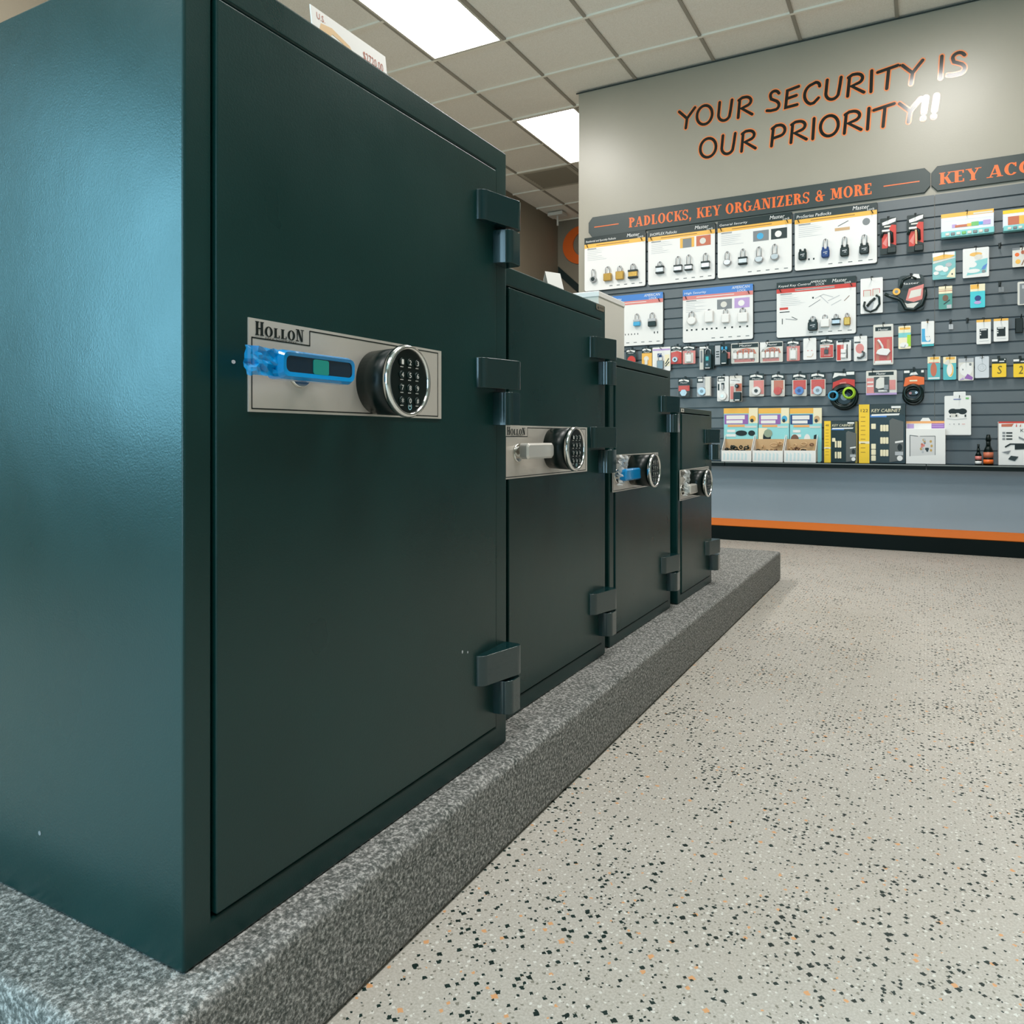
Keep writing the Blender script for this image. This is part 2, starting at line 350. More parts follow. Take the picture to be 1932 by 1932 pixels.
def serif(s, txt, x0, x1, y0, h, c, hs=None, par=None):
    tot = sum(SER[ch][0]+.1 for ch in txt)-.1
    k = (x1-x0)/tot; x = x0
    for q, ch in enumerate(txt):
        hh = h*(hs[q] if hs else 1); yy = y0
        for pi_, st in enumerate(SER[ch][1]):
            c += 4e-5
            if st[0] == 'v': s.flat([(x+st[1]*k, yy+st[2]*hh), (x+(st[1]+st[4])*k, yy+st[2]*hh), (x+(st[1]+st[4])*k, yy+st[3]*hh), (x+st[1]*k, yy+st[3]*hh)], c)
            elif st[0] == 'h': s.flat([(x+st[1]*k, yy+(st[3]-st[4]/2)*hh), (x+st[2]*k, yy+(st[3]-st[4]/2)*hh), (x+st[2]*k, yy+(st[3]+st[4]/2)*hh), (x+st[1]*k, yy+(st[3]+st[4]/2)*hh)], c)
            elif st[0] == 'd': s.flat([(x+st[1]*k, yy+st[3]*hh), (x+(st[1]+st[5])*k, yy+st[3]*hh), (x+(st[2]+st[5])*k, yy+st[4]*hh), (x+st[2]*k, yy+st[4]*hh)], c)
            else: ring_poly(s, x+st[1]*k, yy+st[2]*hh, st[3]*k, st[4]*hh, st[5]*k, st[6]*hh, st[7], st[8], c)
        c += 4e-5
        for fx in FEET.get(ch, []): s.flat([(x+(fx-.19)*k, yy), (x+(fx+.19)*k, yy), (x+(fx+.19)*k, yy+t_*.8*hh), (x+(fx-.19)*k, yy+t_*.8*hh)], c)
        for fx in TOPS.get(ch, []): s.flat([(x+(fx-.19)*k, yy+(1-t_*.8)*hh), (x+(fx+.19)*k, yy+(1-t_*.8)*hh), (x+(fx+.19)*k, yy+hh), (x+(fx-.19)*k, yy+hh)], c)
        c -= 4e-5*(len(SER[ch][1])+1); x += (SER[ch][0]+.1)*k
        if par is not None and ch != ' ': s.build('letter', par); s = MB(s.fr, s.mats[0])

# ------------------------------------------------------------------ the room
CZ = 3.559; XL, XR, YB, YF, YD = -4.2, 4.6, -3.5, 8.97, 5.70
WX0 = -2.482                                       # free end of the display wall
struct(MB(m=FLOOR).box(XL-.1, YB-.1, -.1, XR+.1, YF+.1, 0).build('floor'))
# ceiling: tiles, then an exposed grid below them, greyer along Y, whiter along X
GX0, GY0, T = -3.218, 4.70, .6096
c = MB(m=TILE).box(XL-.1, YB-.1, CZ+.008, XR+.1, YF+.1, CZ+.1).build('ceiling'); struct(c)
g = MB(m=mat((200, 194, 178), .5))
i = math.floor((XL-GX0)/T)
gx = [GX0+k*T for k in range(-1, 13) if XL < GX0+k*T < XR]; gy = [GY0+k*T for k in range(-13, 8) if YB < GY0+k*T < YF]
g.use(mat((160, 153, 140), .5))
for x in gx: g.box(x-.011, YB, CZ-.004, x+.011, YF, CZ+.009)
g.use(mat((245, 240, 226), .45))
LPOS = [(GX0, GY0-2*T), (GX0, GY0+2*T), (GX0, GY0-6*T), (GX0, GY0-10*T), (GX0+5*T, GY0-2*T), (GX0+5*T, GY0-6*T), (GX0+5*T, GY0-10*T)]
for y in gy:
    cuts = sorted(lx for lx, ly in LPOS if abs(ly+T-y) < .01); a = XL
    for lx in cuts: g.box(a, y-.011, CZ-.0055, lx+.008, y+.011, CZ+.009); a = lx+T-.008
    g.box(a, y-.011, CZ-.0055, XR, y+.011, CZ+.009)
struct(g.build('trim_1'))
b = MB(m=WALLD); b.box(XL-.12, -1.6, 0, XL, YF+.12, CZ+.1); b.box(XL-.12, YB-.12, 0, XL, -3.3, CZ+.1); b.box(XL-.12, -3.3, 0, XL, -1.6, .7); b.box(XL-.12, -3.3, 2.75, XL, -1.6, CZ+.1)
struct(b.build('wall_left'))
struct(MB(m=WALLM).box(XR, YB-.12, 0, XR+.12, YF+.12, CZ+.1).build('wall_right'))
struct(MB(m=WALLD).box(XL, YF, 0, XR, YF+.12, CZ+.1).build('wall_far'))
b = MB(m=WALLM)                                    # street wall behind the camera with its shop window
b.box(XL, YB-.12, 0, XR, YB, .15); b.box(XL, YB-.12, 2.55, XR, YB, CZ+.1); b.box(.4, YB-.12, .15, XR, YB, 2.55); b.box(XL, YB-.12, .15, -2.6, YB, 2.55)
struct(b.build('wall_back'))
wn = MB(m=mat('dgr', .4, .6))
for x in (-2.57, -1.1, .37): wn.box(x-.03, YB-.1, .15, x+.03, YB-.02, 2.55)
for z in (.18, 2.52): wn.box(-2.54, YB-.1, z-.03, .34, YB-.02, z+.03)
struct(wn.build('window_1'))
wn = MB(m=mat('dgr', .4, .6))
for y in (-3.27, -1.63): wn.box(XL-.1, y-.03, .7, XL-.02, y+.03, 2.75)
for z in (.73, 2.72): wn.box(XL-.1, -3.24, z-.03, XL-.02, -1.66, z+.03)
struct(wn.build('window_2'))
struct(MB(m=WALLM).box(WX0, YD, .158, XR, YD+.12, CZ).build('wall_front'))
struct(MB(m=LOWM).box(WX0, YD-.006, .15, XR, YD-.0005, .585).build('wall_lower_front'))
struct(MB(f_wall, m=mat((240, 122, 30), .38)).box(WX0-.008, .1, -.02, XR, .156, -.008, .004).build('trim_2'))
struct(MB(f_wall, m=mat((2, 16, 15), .55, 0, 0, .15)).box(WX0-.01, 0, -.02, XR, .1, -.002, .003).build('baseboard_front'))
struct(MB(m=mat('dgr', .5)).box(WX0-.02, YD-.008, CZ-.012, XR, YD+.001, CZ-.005).build('shadow_gap_trim'))  # wall-top trim, coloured dark to stand in for the shadow gap
# slat panels
def slat_panel(x0, x1, z0, z1, label):
    prof = [(YD, z0)]; zs = [z for z in [2.268-.0762*k for k in range(24)] if z0+.02 < z < z1-.02][::-1]
    prof.append((WY, z0))
    for z in zs: prof += [(WY, z-.0055), (WY+.006, z-.0045), (WY+.011, z-.011), (WY+.014, z-.011), (WY+.014, z+.0045), (WY+.001, z+.0045), (WY, z+.0055)]
    prof += [(WY, z1), (YD, z1)]
    m = MB(m=SLATM); n = len(prof)
    prof = [(min(y, YD-.0012), z) for y, z in prof]
    P = [(x0, y, z) for y, z in prof]+[(x1, y, z) for y, z in prof]
    m.add(P, [[i, (i+1) % n, n+(i+1) % n, n+i] for i in range(n)]); m.add([(x0, y, z) for y, z in prof], [list(range(n))]); m.add([(x1, y, z) for y, z in prof], [list(range(n))[::-1]])
    o = m.build('slatwall_panel'); tag(o, label, 'wall panel', 'slatwall panels'); return o
slat_panel(-2.412, .0485, .585, 2.337, 'grey slatwall panel behind the sample boards and padlock cards, left of the joint')
slat_panel(.0515, 2.49, .585, 2.337, 'grey slatwall panel at the right, carrying key accessories')
# ledge under the slats
for x0, x1, lb in ((-2.44, -1.262, 'short black ledge section at the far left behind the safes'), (-1.258, .0, 'black ledge section carrying the yellow key cabinets'), (.004, 2.49, 'black ledge section at the right under the white hanging box')):
    e = empty('wall_shelf', ((x0+x1)/2, YD, .55), lb, 'shelf', 'black ledge sections')
    MB(m=mat((2, 16, 15), .45, 0, 0, .2)).box(x0, 5.49, .5480, x1, YD-.007, .580, .003).build('board', e)
    MB(m=mat((120, 126, 122), .35)).box(x0, 5.487, .574, x1, 5.4895, .581).build('edge_strip', e)
# ceiling lamps
def lamp(x0, y0, label):
    e = empty('ceiling_light', (x0+T/2, y0+T, CZ), label, 'ceiling light', 'recessed ceiling lights')
    x1, y1 = x0+T, y0+2*T; f = MB(m=mat((205, 200, 186), .4))
    for q in ((x0+.012, y0+.012, x0+.03, y1-.012), (x1-.03, y0+.012, x1-.012, y1-.012), (x0+.03, y0+.012, x1-.03, y0+.03), (x0+.03, y1-.03, x1-.03, y1-.012)): f.box(q[0], q[1], CZ-.006, q[2], q[3], CZ+.006)
    f.build('frame', e)
    MB(m=LAMPM).add([(x0+.03, y0+.03, CZ), (x0+.03, y1-.03, CZ), (x1-.03, y1-.03, CZ), (x1-.03, y0+.03, CZ)], [[0, 1, 2, 3]]).build('diffuser', e)
lamp(GX0, GY0-2*T, 'bright recessed ceiling light above the large safe')
lamp(GX0, GY0+2*T, 'bright recessed ceiling light half hidden behind the free end of the lettered wall')
lamp(GX0+5*T, GY0-2*T, 'recessed ceiling light above the frame, mirrored in the last letters of the slogan')
lamp(GX0+5*T, GY0-6*T, 'recessed ceiling light above the frame over the open floor beside the tallest safe')
lamp(GX0+5*T, GY0-10*T, 'recessed ceiling light behind the viewpoint, near the shop window')
lamp(GX0, GY0-6*T, 'recessed ceiling light above the frame over the back of the tallest safe')
lamp(GX0, GY0-10*T, 'recessed ceiling light behind the viewpoint, in the corner between the two windows')
# ceiling air vent
e = empty('ceiling_vent', (GX0-T/2, GY0+4.5*T, CZ), 'square louvred air vent in the ceiling just beyond the farther ceiling light', 'vent')
x0, y0 = GX0-T+.014, GY0+4*T+.014; x1, y1 = GX0-.014, GY0+5*T-.014
f = MB(m=mat((190, 184, 168), .5)); f.box(x0, y0, CZ-.006, x1, y0+.04, CZ+.006); f.box(x0, y1-.04, CZ-.006, x1, y1, CZ+.006); f.box(x0, y0+.04, CZ-.006, x0+.04, y1-.04, CZ+.006); f.box(x1-.04, y0+.04, CZ-.006, x1, y1-.04, CZ+.006); f.build('frame', e)
MB(m=mat((70, 66, 58), .8)).box(x0+.04, y0+.04, CZ+.0065, x1-.04, y1-.04, CZ+.0075).build('duct_mouth', e)
for k in range(9):
    y = y0+.06+k*.053
    MB(m=mat((140, 131, 114), .5)).add([(x0+.04, y, CZ+.004), (x1-.04, y, CZ+.004), (x1-.04, y+.03, CZ-.012), (x0+.04, y+.03, CZ-.012), (x0+.04, y+.002, CZ+.006), (x1-.04, y+.002, CZ+.006), (x1-.04, y+.032, CZ-.010), (x0+.04, y+.032, CZ-.010)], [[3, 2, 1, 0], [4, 5, 6, 7], [0, 1, 5, 4], [2, 3, 7, 6]]).build('louver', e)
# small white fitting hanging from the far ceiling
e = empty('ceiling_sensor', (-4.04, 8.62, CZ), 'small white fitting with a short stem hanging in the far ceiling corner', 'sensor')
MB(m=mat('off')).box(-4.14, 8.54, CZ-.05, -3.94, 8.70, CZ-.005, .01).build('housing', e)
MB(m=mat('off')).cyl(-4.03, 8.6, CZ-.17, CZ-.05, .012).build('stem', e)
# graphics on the far wall: orange C, dark slanting bar
ff = lambda a, b, c: (a, YF-c, b)
m = MB(ff, m=mat((226, 100, 20), .5)); ring = []
co = (-3.86, 3.21)
P = [(co[0]+.262*math.cos(t), co[1]+.245*math.sin(t)) for t in [math.radians(35+290*i/30) for i in range(31)]]
Q = [(co[0]+.05+.17*math.cos(t), co[1]+.01+.165*math.sin(t)) for t in [math.radians(35+290*i/30) for i in range(31)]]
for k in range(30): m.prism([P[k], P[k+1], Q[k+1], Q[k]], .001, .02)
tag(m.build('wall_letter'), 'orange letter C on the far wall, half hidden by the lettered wall', 'wall letter')
m = MB(ff, m=mat('blk', .4)); m.prism([(-4.19, 2.86), (-3.2, 1.95), (-3.2, 2.06), (-4.19, 2.97)], .001, .015)
tag(m.build('wall_stripe'), 'black slanting stripe on the far wall below the orange letter', 'wall graphic')

# ------------------------------------------------------------------ wall lettering
L1 = [('Y', -1.65, -1.518), ('O', -1.515, -1.389), ('U', -1.358, -1.244), ('R', -1.212, -1.101), ('S', -1.009, -0.913), ('E', -0.882, -0.78), ('C', -0.755, -0.642), ('U', -0.619, -0.506), ('R', -0.477, -0.364), ('I', -0.334, -0.314), ('T', -0.291, -0.158), ('Y', -0.143, -0.013), ('I', 0.074, 0.1), ('S', 0.12, 0.226)]
L2 = [('O', -1.49, -1.361), ('U', -1.334, -1.221), ('R', -1.188, -1.078), ('P', -0.978, -0.871), ('R', -0.846, -0.731), ('I', -0.704, -0.677), ('O', -0.651, -0.524), ('R', -0.498, -0.382), ('I', -0.357, -0.329), ('T', -0.314, -0.18), ('Y', -0.16, -0.025), ('!', -0.03, 0.01), ('!', 0.03, 0.072)]
fw = lambda a, b, c: (a*1.0035, YD-c, CH+(b-CH)*1.0035)
for L, z, lb in ((L1, 3.083, 'upper line of hand-style lettering reading YOUR SECURITY IS, black with orange outline'), (L2, 2.833, 'lower line of hand-style lettering reading OUR PRIORITY!!, black with orange outline')):
    e = empty('wall_lettering', (L[0][1], YD, z), lb, 'lettering', 'wall slogan')
    for ch, a, b in L:
        m = MB(fw)
        for wd, c_, k in ((.036, (240, 140, 84), .001), (.0205, (2, 16, 15), .0018)):
            m.use(mat(c_, .17, 0, .15, 0.6))
            for q_, st in enumerate(HAND[ch]): m.ribbon([(a+.006+x*(b-a-.012), z+.008+y*.14) for x, y in st], wd+(.006 if ch == '!' else 0), k+.0002*q_)
        m.build('letter', e)
def sign(x0, x1, txt, tx0, tx1, lines, label):
    z0, z1, k = 2.362, 2.523, .034
    e = empty('header_sign', ((x0+x1)/2, YD, z0), label, 'sign', 'grey header signs')
    m = MB(f_wall, m=mat((50, 62, 60), .4, 0, 0)); m.prism([(x0+k, z0), (x1-k, z0), (x1, z0+k*1.2), (x1, z1-k*1.2), (x1-k, z1), (x0+k, z1), (x0, z1-k*1.2), (x0, z0+k*1.2)], -.019, -.004, .0015); m.build('panel', e)
    serif(MB(f_wall, m=mat((240, 112, 44), .42)), txt, tx0, tx1, 2.399, .076, -.003, None, e)
    for a, b in lines: MB(f_wall, m=mat((238, 112, 48), .3)).box(a, 2.437, -.0039, b, 2.444, -.003).build('rule', e)
sign(-2.389, .026, 'PADLOCKS, KEY ORGANIZERS & MORE', -2.048, -.322, [(-2.339, -2.132), (-.25, -.037)], 'grey eight-sided sign reading PADLOCKS, KEY ORGANIZERS & MORE')
sign(.031, 1.42, 'KEY ACCESSORIES', .075, 1.12, [(1.17, 1.36)], 'grey sign cut off by the right edge, beginning KEY ACCES')

# ------------------------------------------------------------------ carpeted platform
e = MB(m=CARPET); e.box(-2.3, .472, 0, -.676, 4.225, .151)
o = soften(e.build('carpeted_platform'), .012, 3); tag(o, 'low grey carpet-covered platform under the row of safes', 'platform')

# ------------------------------------------------------------------ safes
def crumple(fr, a0, b0, a1, b1, c, amp, nx=10, ny=6, m=WRAP, taper=0, seed=0):
    rnd = random.Random(seed); s = MB(fr, m); P = []
    for j in range(ny+1):
        for i in range(nx+1):
            x = i/nx; y = j/ny; k = 1-taper*x
            P.append((a0+(a1-a0)*x+rnd.uniform(-1, 1)*amp*.3, (b0+b1)/2+(b1-b0)*(y-.5)*k+rnd.uniform(-1, 1)*amp*.3, c+rnd.uniform(-1, 1)*amp))
    return s.add(P, [[j*(nx+1)+i, j*(nx+1)+i+1, (j+1)*(nx+1)+i+1, (j+1)*(nx+1)+i] for j in range(ny) for i in range(nx)])
def hinge(par, X, y1, zt):
    # X = face plane, y1 = far edge of the cabinet; cam-shaped upper leaf on the door, round lower knuckle on the frame
    fr = lambda a, b, c: (X+a, b, c)
    up = [(.020*math.sin(t), y1-.102-.020*math.cos(t)) for t in [PI/2*q/7 for q in range(8)]]+[(.038, y1-.026), (.0395, y1-.018), (.037, y1-.010), (.030, y1-.006), (0, y1-.006)]
    h = MB(fr, HINGEP); h.prism(up, zt-.056, zt, .001); u = soften(h.build('hinge', par), .0015, 2)
    k = MB(fr, HINGEP)
    k.prism([(0, y1-.060), (.016, y1-.059)]+[(.022+.016*math.sin(t), y1-.040-.016*math.cos(t)) for t in [PI/2*q/7 for q in range(8)]]+[(.038, y1-.014), (.031, y1-.006), (0, y1-.006)], zt-.125, zt-.0615, .001)
    o = soften(k.build('knuckle', u), .0015, 2)
def safe(Xf, y0, y1, z1, depth, label, hz, plate, kp, lever, style, border=(.039, .044, .042, .045)):
    z0 = .1515; bl, br, bb, bt = border
    e = empty('safe', (Xf-depth/2, (y0+y1)/2, z0), label, 'safe', 'row of dark safes')
    fr = f_side(Xf); s = MB(fr, PAINT); d = .03
    a0, a1, b0, b1 = y0+bl, y1-br, z0+bb, z1-bt
    s.add([(y0, z0, -depth), (y1, z0, -depth), (y1, z1, -depth), (y0, z1, -depth), (y0, z0, 0), (y1, z0, 0), (y1, z1, 0), (y0, z1, 0),
           (a0, b0, 0), (a1, b0, 0), (a1, b1, 0), (a0, b1, 0), (a0, b0, -d), (a1, b0, -d), (a1, b1, -d), (a0, b1, -d)],
          [[3, 2, 1, 0], [0, 1, 5, 4], [1, 2, 6, 5], [2, 3, 7, 6], [3, 0, 4, 7], [4, 5, 9, 8], [5, 6, 10, 9], [6, 7, 11, 10], [7, 4, 8, 11],
           [8, 9, 13, 12], [9, 10, 14, 13], [10, 11, 15, 14], [11, 8, 12, 15], [12, 13, 14, 15]])
    soften(s.build('body', e), .004, 3)
    g = .0035; dr = MB(fr, PAINT).box(a0+g, b0+g, -d+.002, a1-g, b1-g, .0035); soften(dr.build('door', e), .0025, 3)
    for z in hz: hinge(e, Xf, y1, z)
    py0, py1, pz0, pz1 = plate
    p = MB(fr, STEEL); p.box(py0, pz0, .0036, py1, pz1, .0055); q = .0058
    bm = mat('drk', .4); p.use(bm); t = .0016; i0, i1, j0, j1 = py0+.005, py1-.011, pz0+.004, pz1-.0045
    nx, nz = py0+.105, pz1-.024
    for L in ([(i0, j0), (i1, j0)], [(i1, j0), (i1, j1)], [(i1, j1), (nx, j1)], [(nx, j1), (nx, nz)], [(nx, nz), (i0, nz)], [(i0, nz), (i0, j0)]):
        (xa, ya), (xb, yb) = L; p.flat([(min(xa, xb)-t/2, min(ya, yb)-t/2), (max(xa, xb)+t/2, min(ya, yb)-t/2), (max(xa, xb)+t/2, max(ya, yb)+t/2), (min(xa, xb)-t/2, max(ya, yb)+t/2)], q)
    p.build('lock_plate', e)
    l = MB(fr, bm); serif(l, 'HOLLON', py0+.010, py0+.093, pz1-.0205, .015, .006, [1.15, .85, .82, .82, .85, 1.05])
    l.text('SAFE COMPANY', py0+.026, pz1-.0232, .0019, .006, .055); l.build('lettering', e)
    # round keypad lock
    ka, kb, kc, r = kp
    k = MB(fr, PLBLK); k.cyl(ka+.006, kb, .0055, kc-.012, r*.93, r*.985, 48); k.cyl(ka, kb, kc-.012, kc-.002, r*.985, r*.97, 48); ko = k.build('keypad', e)
    rg = MB(fr, CHROME); n = 56
    pr = [(r*.98, kc-.010), (r*1.03, kc-.008), (r*1.04, kc-.003), (r*1.0, kc+.001), (r*.93, kc+.002), (r*.90, kc-.0005), (r*.89, kc-.004)]
    P = [(ka+rr_*math.cos(2*PI*i/n), kb+rr_*math.sin(2*PI*i/n), c_) for rr_, c_ in pr for i in range(n)]
    rg.add(P, [[j*n+i, j*n+(i+1) % n, (j+1)*n+(i+1) % n, (j+1)*n+i] for j in range(len(pr)-1) for i in range(n)], True)
    for i in (0, 1, 2, 3, 4): # glints of ribbing
        pass
    rg.build('ring', ko)
    for q_, ch in enumerate('123456789*0#'):
        cx = ka+((q_ % 3)-1)*r*.36+.001; cy = kb+(1.45-q_//3)*r*.36
        b_ = MB(fr, mat('blk', .3)); b_.cyl(cx, cy, kc-.002, kc+.0002, r*.12, r*.105, 14); b_.use(mat('wht', .5)); b_.text(ch, cx-r*.05, cy-r*.07, r*.14, kc+.0005, r*.1); b_.flat(rrect(cx-r*.07, cy-r*.15, cx+r*.07, cy-r*.125, .0002, 1), kc-.0012); b_.build('key', ko)
    b_ = MB(fr, mat((150, 205, 215), .4)); ring_poly(b_, ka+.002, kb-r*.72, r*.09, r*.1, r*.03, r*.03, 0, 360, kc-.0012); b_.flat(rrect(ka+.002-r*.05, kb-r*.73, ka+.002+r*.05, kb-r*.71, .0001, 1), kc-.0011); b_.build('emblem', ko)
    # lever handle
    la, lb, lz, lc, lh = lever; hb = (la*.45+lb*.55 if style == 'film' else la+.03)
    h = MB(fr, CHROME); h.cyl(hb, lz-.004, .0055, .010, .021, .019, 32); h.cyl(hb, lz-.002, .010, lc-.012, .011, .0105, 24); ho = h.build('handle', e)
    bar = MB(fr, mat((228, 225, 218), .3, .5) if style != 'blue' else mat((20, 140, 205), .25, 0, .6))
    if style == 'film':
        bar = MB(fr, mat((20, 50, 72), .12, .3, .8)); bar.rr(la, lz-lh/2, lb, lz+lh/2, .008, lc-.018, lc, .003)
    else:
        bar.rr(la, lz-lh/2, lb, lz+lh/2, .008, lc-.02, lc, .004)
    bar.build('lever', ho)
    if style == 'film':
        s2 = MB(fr, BLUEF); o_ = rrect(la-.004, lz-lh/2-.004, lb+.003, lz+lh/2+.003, .009); i_ = rrect(la+.006, lz-lh/2+.005, lb-.003, lz+lh/2-.004, .007); n = len(o_)
        P = [(a, b, lc-.022) for a, b in o_]+[(a, b, lc-.004) for a, b in o_]+[(a, b, lc+.0025) for a, b in [(x*.6+X*.4, y*.6+Y*.4) for (x, y), (X, Y) in zip(o_, i_)]]+[(a, b, lc+.001) for a, b in i_]
        s2.add(P, [[k*n+i, k*n+(i+1) % n, (k+1)*n+(i+1) % n, (k+1)*n+i] for k in range(3) for i in range(n)], False)
        s2.build('film', ho)
        crumple(fr, la+.004, lz-.016, la-.052, lz+.016, lc-.006, .004, 9, 7, BLUEF, -.1, 3).build('film_tail', ho)
        crumple(fr, la+.012, lz-.015, la-.03, lz+.017, lc-.012, .005, 7, 6, BLUEF, .2, 9).build('film_tail', ho)
        MB(fr, mat((30, 150, 140), .4)).rr((la+lb)/2-.012, lz-lh*.33, (la+lb)/2+.016, lz+lh*.33, .003, lc+.0001, lc+.0012).build('sticker', ho)
    if style in ('blue', 'wrapped'):
        crumple(fr, la+.028, lz+.01, la+.05, pz1-.003, .02, .010, 3, 8, WRAP, 0, 5).build('plastic_wrap', ho)
        crumple(fr, la+.075, lz+.012, la+.085, pz1-.005, .016, .008, 2, 8, WRAP, 0, 6).build('plastic_wrap', ho)
        crumple(fr, la-.01, pz0+.02, la+.03, lz+.022, .03, .012, 6, 9, WRAP, .3, 8).build('plastic_wrap', ho)
    return e
s1 = safe(-.733, .575, 1.325, 1.321, .72, 'tallest and nearest safe, dark green-black, with blue film on its lever', (1.2155, .9044, .352), (.6636, 1.085, .788, .9035), (.905, .8385, .071, .0515), (.678, .808, .8465, .047, .029), 'film')
s2 = safe(-.787, 1.385, 1.993, 1.123, .62, 'second tallest dark safe, between the tallest one and the one with a blue lever', (1.0241, .7837, .3404), (1.404, 1.85, .667, .782), (1.628, .7295, .073, .0505), (1.432, 1.562, .7265, .047, .034), 'plain', (.039, .032, .036, .042))
s3 = safe(-.797, 2.05, 2.644, .992, .6, 'third safe in the row, with a bright blue lever handle', (.898, .3462), (2.062, 2.485, .597, .705), (2.225, .656, .08, .050), (2.062, 2.215, .648, .047, .034), 'blue', (.037, .034, .03, .026))
s4 = safe(-.787, 2.70, 3.195, .866, .55, 'smallest and farthest safe, at the far end of the row', (.7883, .3348), (2.708, 3.125, .525, .637), (2.83, .586, .08, .050), (2.70, 2.85, .568, .047, .034), 'wrapped', (.037, .034, .03, .02))
m = MB(f_side(-.787), mat((120, 112, 96), .4)); m.rr(1.925, 1.104, 1.982, 1.119, .004, .0005, .0015); m.use('drk'); m.prism([(1.931, 1.107), (1.943, 1.107), (1.937, 1.116)], .0015, .0017); m.text('PROTECT', 1.947, 1.109, .005, .0018, .03); m.build('badge', s2)
m = MB(f_side(-.787), 'off'); m.rr(2.74, .848, 2.775, .861, .001, .0005, .0015); m.use('drk'); m.flat(rrect(2.752, .851, 2.764, .858, .001, 1), .0018); m.build('badge', s4)
for (a, b, r) in ((.642, .847, .003), (.66, .845, .0015)):
    MB(f_side(-.7295), mat('lgr', .8)).prism(ell(a, b, r, r*.8, 8), .0001, .0006).build('scuff', s1)
for (a, b, r) in ((1.155, .372, .003), (1.173, .367, .0022)):
    MB(f_side(-.7295), mat('lgr', .8)).prism(ell(a, b, r*.7, r, 7), .0001, .0006).build('scuff', s1)
MB(lambda a, b, c: (a, .575-c, b), mat('gry', .8)).prism(ell(-1.01, .243, .003, .003, 8), .0001, .0006).build('scuff', s1)

# cards and a carton on top of the safes
def tilt_frame(p, ang, tilt):
    ux, uy = math.cos(ang), math.sin(ang)
    def fr(a, b, c):
        out = c*math.cos(tilt)-b*math.sin(tilt)
        return (p[0]+a*ux+out*uy, p[1]+a*uy-out*ux, p[2]+b*math.cos(tilt)+c*math.sin(tilt))
    return fr
fr = tilt_frame((-.80, .855, 1.3225), PI/2, .12)
e = empty('price_card', (-.80, .94, 1.3225), 'long white price card with orange and red print standing on the tallest safe', 'card', 'cards on the safes')
MB(fr, 'wht').box(0, 0, 0, .18, .082, .0015).build('card', e)
m = MB(fr, mat((232, 196, 150), .6)); m.prism([(.012, .040), (.02, .062), (.045, .066), (.085, .056), (.098, .040), (.08, .036), (.07, .052), (.045, .056), (.03, .04)], .0016, .0018); m.use(mat((190, 110, 90), .6)); m.text('U.S.', .012, .066, .010, .002, .018); m.text('$2720.00', .118, .048, .016, .002, .052); m.build('print', e)
def tent(x, y, z, wdt, h, ang, label):
    fr = tilt_frame((x, y, z), ang, 0); m = MB(fr, 'wht')
    m.add([(0, 0, -h*.35), (0, h, 0), (0, 0, h*.35), (wdt, 0, -h*.35), (wdt, h, 0), (wdt, 0, h*.35), (0, h-.002, -.001), (wdt, h-.002, -.001)], [[2, 5, 4, 1], [1, 4, 3, 0]])
    o = m.build('tent_card'); sd = o.modifiers.new('s', 'SOLIDIFY'); sd.thickness = .001; tag(o, label, 'card', 'cards on the safes')
tent(-.875, 1.79, 1.1245, .05, .066, 1.1, 'small folded white card standing mid-way along the top of the second safe')
tent(-.88, 1.575, 1.1245, .045, .05, 1.9, 'small white card on the second safe, just behind the hinge of the tallest one')
e = empty('carton', (-1.05, 2.34, .9925), 'plain white carton standing on the third safe', 'box')
MB(m=mat('off', .6)).box(-1.2, 2.222, .9925, -.9, 2.452, 1.206, .002).build('box_body', e)
MB(m=mat('wht', .6)).box(-1.202, 2.220, 1.198, -.898, 2.454, 1.2145, .002).build('lid', e)
